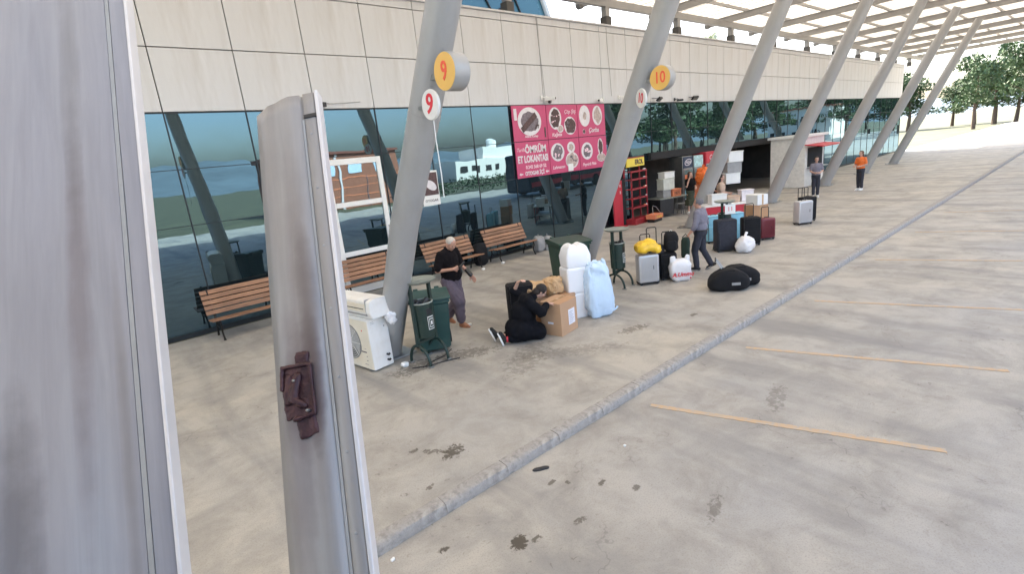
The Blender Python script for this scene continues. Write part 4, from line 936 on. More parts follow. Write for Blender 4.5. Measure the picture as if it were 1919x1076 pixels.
crate(19.08, 12.0, 1.54, R(-14), .55, .38, .22, WHITE, 'white box with crumpled film, topmost of the stack on the table')
def stool(x, y, label):
    t = thing('metal_stool', label, 'stool', (x, y, 0), .3); fin('seat', bx(-.17, .17, -.17, .17, .44, .47, bev=.01), GREYP, t)
    for sx in (-1, 1):
        for sy in (-1, 1): fin('leg', tb([(sx*.18, sy*.18, 0), (sx*.14, sy*.14, .44)], .012, 8), STEEL, t)
    fin('foot_rail', tb([(-.165, -.165, .16), (.165, -.165, .16), (.165, .165, .16), (-.165, .165, .16)], .008, 6, closed=True), STEEL, t)
stool(19.75, 11.5, 'grey metal stool at the far end of the shop table')
stool(19.35, 11.55, 'grey metal stool half under the shop table')
def fridge(x, y, w, h, mat, top, label, txt=None, shelves=True):
    t = thing('display_fridge', label, 'fridge', (x, y, 0), 0)
    fin('cabinet', bx(-w/2, w/2, -.3, .35, .05, h, bev=.015), mat, t)
    hp = fin('header', bx(-w/2+.02, w/2-.02, -.325, -.301, h-.5, h-.02, bev=.004), top, t)
    fin('door_frame', bx(-w/2+.02, w/2-.02, -.33, -.301, .2, h-.52, bev=.006), STEEL, t)
    fin('door_glass', bx(-w/2+.07, w/2-.07, -.336, -.331, .26, h-.58), M('fridge_glass', (.12, .2, .2), .1, 0, .5, 9) if 'fridge_glass' not in bpy.data.materials else bpy.data.materials['fridge_glass'], t)
    for k in range(4): fin('bottle_row', bx(-w/2+.09, w/2-.09, -.340, -.337, .32+k*.34, .50+k*.34), (PLATE, SKYBL, PLATE, ORB)[k], t)
    fin('handle', tb([(-w/2+.05, -.34, .9), (-w/2+.05, -.38, .93), (-w/2+.05, -.38, 1.3), (-w/2+.05, -.34, 1.33)], .012, 6), BLACK, t)
    if txt:
        bm = bmesh.new(); ell(bm, (0, -.329, h-.26), (w*.36, .003, .14), (0, -.15, 0), 20); fin('logo_oval', bm, PLATE, t)
        bm = bmesh.new(); ell(bm, (0, -.331, h-.26), (w*.31, .003, .11), (0, -.15, 0), 20); fin('logo_field', bm, top, t)
        text('lettering', txt, .17, FRONT(0, -.336, h-.26), PLATE, t, .002, shear=.3, bold=.002)
    return t
NAVY = M('navy_print', (.015, .03, .07), .4)
fridge(20.85, 12.35, .8, 2.3, STEEL, NAVY, 'tall drinks fridge with a navy header behind the woman on the phone', 'Niğde')
fridge(21.75, 12.35, .8, 2.28, STEEL, M('pale_aqua_print', (.4, .6, .6), .4, 0, .4, 8), 'tall drinks fridge with a pale aqua header')
f = fridge(22.9, 12.35, 1.0, 2.36, RED, RED, 'red drinks fridge beside the aqua one'); text('lettering', 'Coca', .3, FRONT(.1, -.33, 2.1), PLATE, f, .002, shear=.3, bold=.004)
for i, (x, y, z, sx, sz, lb) in enumerate(((20.95, 11.4, 1.15, .24, .30, 'bulging orange net sack on top of the crates'), (20.6, 11.25, 1.15, .2, .22, 'smaller orange net sack on the crates beside the woman'), (21.5, 11.3, 1.15, .22, .30, 'orange net sack at the back of the pile'))):
    bm = bmesh.new(); superell(bm, (0, 0, sz), (sx, .26, sz), .8, 30); wrinkle(bm, .06, 7, i+3); wrinkle(bm, .035, 16, i)
    t = thing('net_sack', lb, 'sack', (x, y, z)); fin('body', bm, ORANGE, t, True); fin('tied_neck', tb([(0, 0, 2*sz-.03), (.02, 0, 2*sz+.06), (.05, 0, 2*sz+.12)], [.05, .03, .06], 8), ORANGE, t, True)
crate(21.0, 11.35, 0, .1, .9, .6, .6, ORB, 'orange crate at the bottom of the pile of net sacks')
crate(21.05, 11.4, .635, .1, .8, .5, .48, ORB, 'orange crate second in the pile of net sacks')
# market stall by the right hand columns
t = thing('market_stall', 'low market counter with red cloth front behind the farthest litter bin', 'stall', (16.6, 8.2, 0), R(-40))
fin('counter', bx(-.9, .9, -.4, .4, .78, .83, bev=.01), WHITE, t); fin('cloth_front', bx(-.88, .88, -.38, -.36, .08, .779), RED, t)
for sx in (-1, 1):
    for sy in (-1, 1): fin('leg', tb([(sx*.8, sy*.33, 0), (sx*.8, sy*.33, .779)], .025, 8), STEEL, t)
fin('shelf', bx(-.85, .85, -.33, .33, .4, .43), WHITE, t)
crate(16.25, 8.35, .835, R(-40), .5, .35, .30, WHITE, 'white carton with red print on the market counter'); crate(16.75, 8.1, .835, R(-40), .4, .35, .18, BEIGE, 'beige carton on the market counter')
crate(17.1, 7.8, .835, R(-40), .4, .3, .34, PLATE, 'pale box at the far end of the market counter')
for k in range(4):
    crate(17.6+.1*k, 8.6, 1.0+.0*k+.36*k if k else 0, R(-40), .5, .4, .33 if k else .96, WHITE if k % 2 else GREYP, ('tall grey crate at the bottom of the stack behind the stall', 'white crate low in the stack behind the stall', 'grey crate high in the stack behind the stall', 'white crate topmost of the stack behind the stall')[k])
# second kiosk and seats further along
t = thing('kiosk', 'small white kiosk with a red awning far along the platform', 'kiosk', (30, 10.9, 0))
fin('cabin', bx(-1.3, 1.3, -.8, .9, 0, 2.5, bev=.02), WWALL, t); fin('window', bx(-1, 1, -.83, -.801, 1.0, 1.95), WALLD, t); fin('counter', bx(-1.1, 1.1, -1.1, -.82, .93, .98), STEEL, t)
bm = bmesh.new(); B(bm, -1.4, 1.4, -1.7, -.8, -.02, .02, mtx=Matrix.Translation((0, 0, 2.2)) @ Matrix.Rotation(.12, 4, 'X')); fin('awning', bm, RED, t); fin('roof', bx(-1.45, 1.45, -.95, 1.0, 2.5, 2.62), WHITE, t)

# ------------------------------------------------------------------ people
def hand(bm, w, d, n, curl=.6, s=1.0, side=1):
    """palm + four two-joint fingers + thumb; w wrist, d direction of the hand, n palm normal (towards the palm side)"""
    w = Vector(w); d = Vector(d).normalized(); n = Vector(n); n = (n-d*n.dot(d)).normalized(); x = d.cross(n).normalized()*side
    cap(bm, w, .024*s, w+d*.03*s, .026*s, 8)
    for k in range(3): cap(bm, w+d*.02*s+x*(k-1)*.02*s, .016*s, w+d*.085*s+x*(k-1)*.024*s, .014*s, 8)
    for k, L in enumerate((.078, .088, .082, .064)):
        o = (k-1.5)*.021*s; p = w+d*.088*s+x*o
        d1 = (d*math.cos(curl)+n*math.sin(curl)).normalized(); q = p+d1*L*.5*s
        d2 = (d*math.cos(curl*2.1)+n*math.sin(curl*2.1)).normalized(); e = q+d2*L*.48*s
        cap(bm, p, .0105*s, q, .0098*s, 8); cap(bm, q, .0098*s, e, .0085*s, 8)
    p = w+d*.03*s-x*.028*s; q = p+(d*.7-x*.65+n*.3).normalized()*.042*s; e = q+(d*.9-x*.1+n*.5).normalized()*.034*s
    cap(bm, p, .014*s, q, .012*s, 8); cap(bm, q, .0115*s, e, .0095*s, 8)
def head(bm, c, mt, s=1.0):
    """skull, jaw, brow, nose, lips, chin, ears about c; mt = rotation (forward +Y)"""
    def E(p, r): 
        rr = bmesh.ops.create_uvsphere(bm, u_segments=16, v_segments=12, radius=1)
        bmesh.ops.transform(bm, matrix=Matrix.Translation(Vector(c)+mt @ (Vector(p)*s)) @ mt.to_4x4() @ Matrix.Diagonal((r[0]*s, r[1]*s, r[2]*s, 1)), verts=rr['verts'])
    E((0, -.012, .03), (.076, .094, .092)); E((0, .022, -.03), (.058, .068, .075)); E((0, .05, -.075), (.034, .034, .028))
    E((0, .090, -.008), (.013, .020, .024)); E((0, .078, .018), (.009, .014, .03)); E((0, .078, -.045), (.024, .012, .008)); E((0, .076, -.056), (.022, .012, .008))
    for k in (-1, 1):
        E((k*.032, .066, .035), (.026, .014, .009)); E((k*.078, -.005, -.005), (.009, .020, .032)); E((k*.045, .055, -.02), (.02, .02, .02))
def eyes(t, c, mt, s=1.0):
    for k in (-1, 1):
        bm = bmesh.new(); ell(bm, (0, 0, 0), (.012*s, .007*s, .006*s), seg=8); bmesh.ops.transform(bm, matrix=Matrix.Translation(Vector(c)+mt @ (Vector((k*.031, .079, .014))*s)) @ mt.to_4x4(), verts=bm.verts)
        fin('eye', bm, BLACK, t, True)
def shoe(name, t, ankle, heel, toe, upn, mat, sole, s=1.0):
    """shoe built along heel->toe with its sole on the -upn side"""
    a = Vector(ankle); h = Vector(heel); o = Vector(toe); u = Vector(upn).normalized(); d = (o-h).normalized()
    bm = bmesh.new(); cap(bm, h+u*.045, .042*s, h+d*.10+u*.05, .043*s, 10); cap(bm, h+d*.08+u*.045, .043*s, o-d*.03+u*.03, .036*s, 10); cap(bm, a, .05*s, h+d*.04+u*.05, .045*s, 10)
    sh = blob(name, bm, mat, t, .008, 2)
    bm = bmesh.new(); x = d.cross(u).normalized(); N = 20; A = []; Bq = []
    L = (o-h).length
    for k in range(N):
        an = 2*math.pi*k/N; p = h+d*(L/2-.0)+d*math.cos(an)*(L/2+.035)+x*math.sin(an)*(.046+.006*math.cos(an))*s
        A.append(bm.verts.new(p-u*.002)); Bq.append(bm.verts.new(p+u*.024))
    for k in range(N): bm.faces.new((A[k], A[(k+1) % N], Bq[(k+1) % N], Bq[k]))
    bm.faces.new(A[::-1]); bm.faces.new(Bq); fin('sole', bm, sole, sh)
    return sh

# white-haired man walking with a pistol
t = thing('person', 'white haired man in black shirt and mauve trousers holding a pistol', 'person', (5.20, 7.93, 0), math.pi+.28)
hd = Vector((.01, .12, 1.585)); hm = Euler((R(-36), 0, R(-6))).to_matrix()
bm = bmesh.new(); head(bm, hd, hm, 1.04)
cap(bm, (0, .0, 1.42), .062, (0, .06, 1.53), .056)
ell(bm, (0, .0, 1.25), (.19, .13, .24)); ell(bm, (0, .03, 1.02), (.18, .15, .17)); ell(bm, (0, -.01, .92), (.17, .14, .13))
RA = [(.20, .0, 1.40), (.28, -.06, 1.13), (.17, .24, 1.15)]; LA = [(-.20, .0, 1.40), (-.30, .03, 1.13), (-.33, .22, .93)]
cap(bm, RA[0], .06, RA[1], .045); cap(bm, RA[1], .044, RA[2], .028); hand(bm, RA[2], (-.9, .35, .05), (-.3, -.9, 0), 1.0, 1.08, 1)
cap(bm, LA[0], .06, LA[1], .045); cap(bm, LA[1], .044, LA[2], .028); hand(bm, LA[2], (-.12, .55, -.8), (.8, .2, .2), .25, 1.05, -1)
RL = [(.10, 0, .90), (.10, .20, .50), (.07, .20, .09)]; LL = [(-.10, 0, .90), (-.08, .04, .50), (-.09, -.26, .12)]
for Lg in (RL, LL): cap(bm, Lg[0], .085, Lg[1], .06); cap(bm, Lg[1], .058, Lg[2], .04)
blob('body', bm, SKIN, t, .0075, 3)
eyes(t, hd, hm, 1.04)
bm = bmesh.new()
ell(bm, (0, .0, 1.28), (.225, .155, .23)); ell(bm, (0, .045, 1.06), (.21, .185, .20)); ell(bm, (0, .03, .98), (.20, .175, .12)); cap(bm, (-.12, 0, 1.42), .07, (.12, 0, 1.42), .07); cap(bm, (0, 0, 1.42), .085, (0, .02, 1.47), .075)
for A in (RA, LA): 
    e = Vector(A[0]).lerp(Vector(A[1]), .78); cap(bm, A[0], .088, e, .082)
blob('shirt', bm, SHIRTK, t, .011, 2, .016, 7, 1)
bm = bmesh.new(); ell(bm, (0, .0, .93), (.195, .165, .13))
cap(bm, (.10, 0, .88), .135, (.10, .2, .50), .122); cap(bm, (.10, .2, .50), .122, (.07, .20, .16), .088); cap(bm, (-.10, 0, .88), .135, (-.08, .04, .50), .122); cap(bm, (-.08, .04, .50), .122, (-.09, -.24, .18), .088)
blob('trousers', bm, TROUP, t, .011, 2, .024, 6.5, 2, (1, 1, .6))
bm = bmesh.new(); mt4 = Matrix.Translation(hd) @ hm.to_4x4()
ell(bm, (0, -.024, .048), (.086, .098, .086)); bmesh.ops.transform(bm, matrix=mt4, verts=bm.verts)
bmesh.ops.delete(bm, geom=[v for v in bm.verts if (lambda q: q.y > .052 or q.z < -.03)(hm.inverted() @ (v.co-hd))], context='VERTS'); wrinkle(bm, .004, 40, 2); fin('hair', bm, HAIRW, t, True)
shoe('shoe', t, (.07, .20, .10), (.07, .16, .0), (.07, .34, .0), (0, 0, 1), TAN, TAN); shoe('shoe', t, (-.09, -.26, .12), (-.09, -.30, .05), (-.09, -.13, .0), (0, -.25, 1), TAN, TAN)
t2 = thing('pistol', 'black handgun held at chest height by the white haired man', 'handgun', (5.20, 7.93, 0), math.pi+.28)
m = Matrix.Translation((.03, .31, 1.165)) @ Euler((R(0), R(14), R(12))).to_matrix().to_4x4()
bm = bmesh.new(); B(bm, -.16, .06, -.015, .015, .0, .036, bev=.003); bmesh.ops.transform(bm, matrix=m, verts=bm.verts); fin('slide', bm, BLACK, t2)
bm = bmesh.new(); B(bm, .01, .055, -.013, .013, -.10, -.001, bev=.005); bmesh.ops.transform(bm, matrix=m, verts=bm.verts); fin('grip', bm, BLACK, t2)
bm = tb([(-.02, 0, -.001), (-.025, 0, -.03), (.01, 0, -.035)], .004, 6); bmesh.ops.transform(bm, matrix=m, verts=bm.verts); fin('trigger_guard', bm, BLACK, t2)
t2 = thing('dark_pouch', 'small dark pouch gripped against the left wrist of the white haired man', 'pouch', (5.20, 7.93, 0), math.pi+.28)
bm = bmesh.new(); superell(bm, (-.325, .19, .97), (.05, .10, .03), .5, 16, (R(-48), 0, 0)); fin('pouch', bm, BLACK, t2, True)

# kneeling person in loose black clothes
t = thing('person', 'person kneeling in loose black clothes by the black suitcase, reaching onto a box', 'person', (5.36, 6.22, 0), R(-126)+R(8))
# local: forward +Y, right +X
hd = Vector((.0, .39, .78)); hm = Euler((R(-48), 0, R(-4))).to_matrix()
bm = bmesh.new(); head(bm, hd, hm, .98); cap(bm, (0, .18, .68), .055, (0, .31, .74), .05)
ell(bm, (0, .10, .55), (.13, .09, .17)); ell(bm, (0, .0, .28), (.15, .14, .13))
RA = [(.17, .12, .68), (.24, .30, .50), (.12, .46, .585)]; LA = [(-.17, .12, .68), (-.30, .0, .78), (-.20, .06, .95)]
cap(bm, RA[0], .05, RA[1], .04); cap(bm, RA[1], .04, RA[2], .026); hand(bm, RA[2], (-.2, .95, -.05), (0, 0, -1), .35, .95, 1)
cap(bm, LA[0], .05, LA[1], .042); cap(bm, LA[1], .04, LA[2], .028); hand(bm, LA[2], (.5, .4, .35), (0, .2, -1), .5, .95, -1)
for s in (-1, 1):
    cap(bm, (s*.11, .0, .26), .07, (s*.13, .26, .10), .055); cap(bm, (s*.13, .26, .07), .05, (s*.10, -.30, .09), .038)
blob('body', bm, SKIN2, t, .008, 3); eyes(t, hd, hm, .98)
bm = bmesh.new(); ell(bm, (0, .12, .60), (.22, .16, .19)); ell(bm, (0, .05, .45), (.24, .21, .25)); ell(bm, (0, -.01, .22), (.29, .28, .22)); ell(bm, (0, .12, .14), (.27, .30, .13)); cap(bm, (-.13, .14, .68), .09, (.13, .14, .68), .09); cap(bm, (0, .17, .67), .08, (0, .25, .72), .07)
cap(bm, RA[0], .085, Vector(RA[1]), .085); cap(bm, RA[1], .085, Vector(RA[1]).lerp(Vector(RA[2]), .8), .06); cap(bm, LA[0], .085, LA[1], .072)
for s in (-1, 1): cap(bm, (s*.14, -.06, .26), .13, (s*.15, .28, .12), .10); cap(bm, (s*.15, .26, .09), .09, (s*.11, -.24, .09), .062)
blob('robe', bm, BLKCL, t, .012, 3, .02, 5, 7, (1, 1, .6), flat=.005)
bm = bmesh.new(); mt4 = Matrix.Translation(hd) @ hm.to_4x4(); ell(bm, (0, -.025, .04), (.090, .100, .094)); ell(bm, (0, -.06, -.04), (.08, .06, .08)); bmesh.ops.transform(bm, matrix=mt4, verts=bm.verts)
blob('hair', bm, HAIRD, t, .009, 2, .004, 25)
# trim hair off the face
hb = [c for c in t.children if c.name.startswith('hair')][0]; b2 = bmesh.new(); b2.from_mesh(hb.data); hi = hm.inverted()
bmesh.ops.delete(b2, geom=[v for v in b2.verts if (lambda q: q.y > .050 and q.z < .075)(hi @ (v.co-hd))], context='VERTS'); b2.to_mesh(hb.data); b2.free()
shoe('shoe', t, (.11, -.34, .09), (.11, -.44, .19), (.11, -.38, .005), (0, .95, .35), SNEAK, WHITE)
shoe('shoe', t, (-.11, -.42, .12), (-.13, -.54, .21), (-.13, -.47, .025), (0, .95, .30), SNEAK, WHITE)
fin('sock', tb([(.11, -.31, .09), (.11, -.25, .09)], .048, 10), RED, t, True)

# walking person in grey shirt, seen from behind
t = thing('person', 'person in grey shirt and dark trousers walking away below the third column', 'person', (10.92, 6.02, 0), R(8))
hd = Vector((0, .05, 1.56)); hm = Euler((R(-8), 0, R(10))).to_matrix()
bm = bmesh.new(); head(bm, hd, hm, 1.0); cap(bm, (0, 0, 1.38), .058, (0, .03, 1.48), .054)
ell(bm, (0, 0, 1.2), (.18, .12, .24)); ell(bm, (0, 0, .93), (.17, .14, .16))
RA = [(.19, 0, 1.36), (.25, -.04, 1.08), (.22, .14, .88)]; LA = [(-.19, 0, 1.36), (-.26, .02, 1.08), (-.27, .18, .86)]
for A, s in ((RA, 1), (LA, -1)): cap(bm, A[0], .055, A[1], .042); cap(bm, A[1], .042, A[2], .028); hand(bm, A[2], (0, .25, -.95), (-s, 0, 0), .4, 1.0, s)
RL = [(.09, 0, .88), (.11, .0, .48), (.11, -.20, .13)]; LL = [(-.09, 0, .88), (-.10, .10, .48), (-.10, .06, .09)]
for Lg in (RL, LL): cap(bm, Lg[0], .085, Lg[1], .06); cap(bm, Lg[1], .058, Lg[2], .04)
blob('body', bm, SKIN, t, .010, 3)
bm = bmesh.new(); ell(bm, (0, 0, 1.24), (.215, .15, .23)); ell(bm, (0, .01, 1.02), (.195, .165, .17)); cap(bm, (-.11, 0, 1.37), .07, (.11, 0, 1.37), .07)
for A in (RA, LA): cap(bm, A[0], .075, A[1], .062); cap(bm, A[1], .060, Vector(A[1]).lerp(Vector(A[2]), .3), .055)
blob('shirt', bm, SHIRTG, t, .013, 3, .010, 7, 3)
bm = bmesh.new(); ell(bm, (0, .0, .90), (.185, .155, .13))
for Lg in (RL, LL): cap(bm, (Lg[0][0], Lg[0][1], .86), .105, Lg[1], .082); cap(bm, Lg[1], .082, Lg[2], .062)
blob('trousers', bm, TROUD, t, .013, 3, .008, 7, 4)
fin('belt', tb([(.19*math.cos(a), .155*math.sin(a), .955) for a in [2*math.pi*k/28 for k in range(28)]], .018, 6, closed=True), BLACK, t, True)
bm = bmesh.new(); ell(bm, hd+Vector((0, -.02, .04)), (.088, .102, .092)); wrinkle(bm, .004, 40, 2)
bmesh.ops.delete(bm, geom=[v for v in bm.verts if v.co.y > hd.y+.05 or v.co.z < hd.z-.035], context='VERTS'); fin('hair', bm, HAIRG, t, True)
shoe('shoe', t, (-.10, .06, .10), (-.10, .01, 0), (-.10, .21, 0), (0, 0, 1), SNEAK, GREYP); shoe('shoe', t, (.11, -.20, .14), (.11, -.26, .10), (.11, -.08, .0), (0, -.42, .9), SNEAK, GREYP)
t = thing('cloth_bag', 'dark green cloth bag carried at the side of the person in grey shirt', 'bag', (10.62, 6.22, 0), R(8))
bm = bmesh.new(); superell(bm, (-.02, .0, .56), (.05, .10, .26), .6, 24); wrinkle(bm, .02, 7, 2); fin('body', bm, M('bottle_green_cloth', (.02, .04, .03), .8), t, True); fin('handle', tb([(-.02, -.08, .81), (-.01, 0, .9), (-.02, .08, .81)], .01, 6), GREEN, t)

# woman on the phone outside the shop
def stander(x, y, rz, label, top, low, hairm, skirt=True, phone=True, longh=True, lift=0):
    t = thing('person', label, 'person', (x, y, 0), rz)
    hd = Vector((0, .02, 1.60)); hm = Euler((R(-4), 0, 0)).to_matrix()
    bm = bmesh.new(); head(bm, hd, hm, 1.0); cap(bm, (0, 0, 1.42), .052, (0, .01, 1.52), .05); ell(bm, (0, 0, 1.22), (.165, .115, .24)); ell(bm, (0, 0, .95), (.17, .14, .16))
    RA = [(.17, 0, 1.38), (.24, .08, 1.14), (.13, .14, 1.50)] if phone else [(.17, 0, 1.38), (.22, .05, 1.12), (.12, .26, 1.06)]
    LA = [(-.17, 0, 1.38), (-.25, .0, 1.12), (-.12, .22, 1.06)]
    cap(bm, RA[0], .05, RA[1], .04); cap(bm, RA[1], .04, RA[2], .026); hand(bm, RA[2], (-.2, 0, 1) if phone else (-.3, .9, 0), (-1, 0, .2), .6, .95, 1)
    cap(bm, LA[0], .05, LA[1], .04); cap(bm, LA[1], .04, LA[2], .026); hand(bm, LA[2], (.6, .7, 0), (.5, -.5, 0), .6, .95, -1)
    for s in (-1, 1): cap(bm, (s*.08, 0, .9), .08, (s*.08, .01, .48), .055); cap(bm, (s*.08, .01, .48), .052, (s*.08, 0, .08), .036)
    blob('body', bm, SKIN2, t, .011, 3); eyes(t, hd, hm)
    bm = bmesh.new(); ell(bm, (0, 0, 1.25), (.195, .145, .22)); ell(bm, (0, .01, 1.03), (.18, .15, .17)); cap(bm, (-.1, 0, 1.38), .068, (.1, 0, 1.38), .068)
    for A in (RA, LA): cap(bm, A[0], .068, Vector(A[0]).lerp(Vector(A[1]), .7), .062)
    blob('top', bm, top, t, .014, 3, .008, 7, 3)
    bm = bmesh.new()
    if skirt: ell(bm, (0, 0, .92), (.185, .155, .14)); cap(bm, (0, 0, .85), .15, (0, 0, .52), .17); B(bm, -.17, .17, -.13, .13, .36, .6)
    else:
        ell(bm, (0, 0, .92), (.18, .15, .13))
        for s in (-1, 1): cap(bm, (s*.08, 0, .88), .10, (s*.08, .01, .5), .08); cap(bm, (s*.08, .01, .5), .08, (s*.08, 0, .13), .06)
    blob('skirt' if skirt else 'trousers', bm, low, t, .014, 3, .008, 7, 3)
    bm = bmesh.new(); ell(bm, hd+Vector((0, -.02, .04)), (.09, .104, .094))
    if longh: ell(bm, hd+Vector((0, -.06, -.08)), (.09, .06, .14))
    blob('hair', bm, hairm, t, .011, 2)
    hb = [c for c in t.children if c.name.startswith('hair')][0]; b2 = bmesh.new(); b2.from_mesh(hb.data)
    bmesh.ops.delete(b2, geom=[v for v in b2.verts if v.co.y > hd.y+.045 and v.co.z < hd.z+.08], context='VERTS'); b2.to_mesh(hb.data); b2.free()
    for s in (-1, 1): shoe('shoe', t, (s*.08, 0, .09), (s*.08, -.05, 0), (s*.09, .15, 0), (0, 0, 1), WHITE, WHITE)
    return t
stander(19.45, 11.15, R(160), 'woman in black top and olive skirt holding a phone to her ear by the shop', SHIRTK, SKIRT, HAIRB)
t = thing('mobile_phone', 'dark mobile phone held to the ear of the woman by the shop', 'phone', (19.45, 11.15, 0), R(160)); fin('phone', bx(.085, .10, .0, .075, 1.53, 1.67, bev=.003), BLACK, t)
stander(17.3, 8.75, R(200), 'dark haired vendor in beige top standing behind the market counter', BEIGE, TROUD, HAIRD, False, False, True)
stander(18.1, 9.3, R(150), 'vendor in black shirt standing farther behind the market counter', SHIRTK, TROUD, HAIRD, False, False, False)
stander(24.6, 8.2, R(120), 'distant person in mauve shirt waiting on the platform past the stall', SHIRTG, TROUD, HAIRD, False, False, False)
stander(27.0, 7.2, R(70), 'distant person in orange top waiting on the platform past the stall', ORANGE, TROUD, HAIRB, False, False, True)

# ------------------------------------------------------------------ coach whose open door frames the view on the left
def sheet(o, T, U, V, prof, L, nv=60, th=.03, bow=None):
    """profiled metal panel: prof = (u, n) across, swept along V; local axes u, v, n"""
    N = U.cross(V).normalized()
    if N.dot(Vector((0, 0, 3))-T) < 0: N = -N
    return N
def panel(name, T, Bt, U, prof, mat, parent, ext=(0, .5), th=.028):
    V = (Bt-T); L = V.length; V.normalize(); U = (U-V*U.dot(V)).normalized(); N = U.cross(V).normalized()
    if N.dot(Vector((0, 0, 3))-T) < 0: N = -N
    m = Matrix(((U.x, V.x, N.x, T.x), (U.y, V.y, N.y, T.y), (U.z, V.z, N.z, T.z), (0, 0, 0, 1)))
    bm = bmesh.new(); rows = []
    nv = 40
    for j in range(nv+1):
        v = -ext[0]+(L+ext[0]+ext[1])*j/nv
        fr = [bm.verts.new((u, v, n+.004*noise.noise(Vector((u*9, v*2, 0))))) for u, n in prof]; bk = [bm.verts.new((u, v, min(n, 0)-th)) for u, n in reversed(prof)]
        rows.append(fr+bk)
    for a, b in zip(rows, rows[1:]):
        for k in range(len(a)): bm.faces.new((a[k], a[(k+1) % len(a)], b[(k+1) % len(a)], b[k]))
    bm.faces.new(rows[0][::-1]); bm.faces.new(rows[-1])
    return m, L, bm
DOORM = panel_mat('grimy_grey_door_paint', (.30, .285, .275), [(.105, .95, .035, .22, .95, (.035, .018, .022, 1)), (.14, .98, .07, .2, .7, (.07, .04, .045, 1)), (.10, .70, .035, .25, .5, (.08, .065, .06, 1)), (.17, 1.15, .05, .5, .5, (.10, .06, .065, 1)), (.115, .8, .05, .7, .45, (.13, .10, .10, 1)), (.2, .2, .05, .5, .25, (.12, .1, .09, 1))], 1)
COACHM = panel_mat('grimy_grey_coach_paint', (.27, .27, .30), [(.24, 1.2, .05, .9, .5, (.12, .09, .10, 1)), (.24, .3, .05, .7, .4, (.12, .12, .13, 1)), (.44, 1.9, .09, .5, .6, (.05, .04, .045, 1)), (.12, 1.7, .02, .7, .4, (.14, .12, .11, 1))], 1)
TRIM = M('pale_door_edge', (.62, .60, .60), .35, .2, .05, 5)
T = Vector((.737, 1.763, 3.279)); Bt = Vector((.366, 1.065, 2.051)); U = Vector((-.081, .067, -.005))
t = thing('coach_door', 'open grey metal coach door with pale edge and rusty latch close to the camera', 'door', (0, 0, 0))
prof = [(.013, 0), (.02, .004), (.052, .004), (.055, -.007), (.061, -.007), (.064, .003), (.10, .009), (.125, .004), (.15, -.006), (.18, -.012), (.205, -.03), (.235, -.05)]
m, L, bm = panel('x', T, Bt, U, prof, DOORM, t); o = fin('door_skin', bm, DOORM, t, False); o.matrix_world = m
for p in o.data.polygons: p.use_smooth = True
o = fin('edge_trim', bx(0, .0125, -.004, L+.5, -.032, .010, bev=.003), TRIM, t); o.matrix_world = m
o = fin('drain_slot', bx(.0128, .054, .085, .098, -.002, .009), BLACK, t); o.matrix_world = m
o = fin('seal_channel', bx(.054, .0615, .10, L+.5, -.006, .0045), GREYP, t); o.matrix_world = m
for k in range(9):
    bm = lathe(bmesh.new(), [(.0045, 0), (.004, .002), (.002, .003)], 10); o = fin('rivet', bm, GREYP, t, True); o.matrix_world = m @ Matrix.Translation((.036, .16+.2*k, .004))
RUST = M('rusty_maroon_metal', (.045, .018, .023), .42, .4, .5, 30, .5, 50, (.13, .06, .05, .45), 25)
def latch(par, m, u, v, s):
    # recessed pocket plate with a worn hooked keeper, all caked in rust and grease
    def BL(nm, prims, amp=.004, vox=.0035, mat=None):
        bm = bmesh.new()
        for p in prims:
            if p[0] == 'b': B(bm, *[q*s for q in p[1:7]], mtx=Matrix.Rotation(p[7], 4, 'Z'))
            elif p[0] == 'c': cap(bm, Vector(p[1])*s, p[2]*s, Vector(p[3])*s, p[4]*s, 8)
        o = blob(nm, bm, mat or RUST, par, vox, 2, amp, 45, 3); o.matrix_world = m @ Matrix.Translation((u, v, .002)); return o
    BL('latch_plate', [('b', -.042, .040, -.078, .062, 0, .012, .04), ('b', -.03, .022, .05, .118, 0, .010, .16), ('b', -.02, .016, -.118, -.07, 0, .009, -.15)], .003)
    BL('latch_rim', [('c', (-.040, -.075, .014), .006, (.036, -.080, .014), .006), ('c', (-.040, -.075, .014), .006, (-.044, .060, .014), .005), ('c', (-.044, .060, .014), .005, (.010, .066, .016), .007), ('c', (.036, -.080, .014), .006, (.040, -.02, .014), .006)], .0015)
    BL('latch_hook', [('c', (-.004, -.045, .012), .014, (.010, .012, .020), .012), ('c', (.010, .012, .020), .012, (-.018, .034, .018), .009), ('c', (.022, -.05, .010), .010, (.028, .015, .012), .012)], .003)
    for x, y in ((.002, -.036), (-.028, .050)):
        bm = lathe(bmesh.new(), [(.005*s, 0), (.0045*s, .030*s), (.002*s, .033*s)], 10); o = fin('latch_bolt', bm, STEEL, par, True); o.matrix_world = m @ Matrix.Translation((u+x*s, v+y*s, .0))
latch(t, m, .148, .985, 1.0)
# coach body side the door belongs to
t = thing('coach', 'grey coach body side filling the near edge of the view', 'coach', (0, 0, 0))
T2 = Vector((.397, 2.610, 3.754)); B2 = Vector((.018, 1.486, 2.028))
prof = [(.012, 0), (.02, .004), (.07, .004), (.074, -.008), (.086, -.008), (.09, .004), (.15, .012), (.22, .004), (.30, -.01), (.36, .0), (.46, .012), (.60, .0), (.80, -.04)]
m2, L2, bm = panel('x', T2, B2, U, prof, COACHM, t, (.9, .9)); o = fin('body_side', bm, COACHM, t, True); o.matrix_world = m2
o = fin('edge_trim', bx(0, .0115, -.9, L2+.9, -.032, .010, bev=.003), TRIM, t); o.matrix_world = m2
o = fin('seal_channel', bx(.073, .087, -.9, L2+.9, -.007, .0055), GREYP, t); o.matrix_world = m2
fin('coach_shell', bx(-3.1, -.52, -10, 1.0, .35, 3.75, bev=.12), BUSW, t)
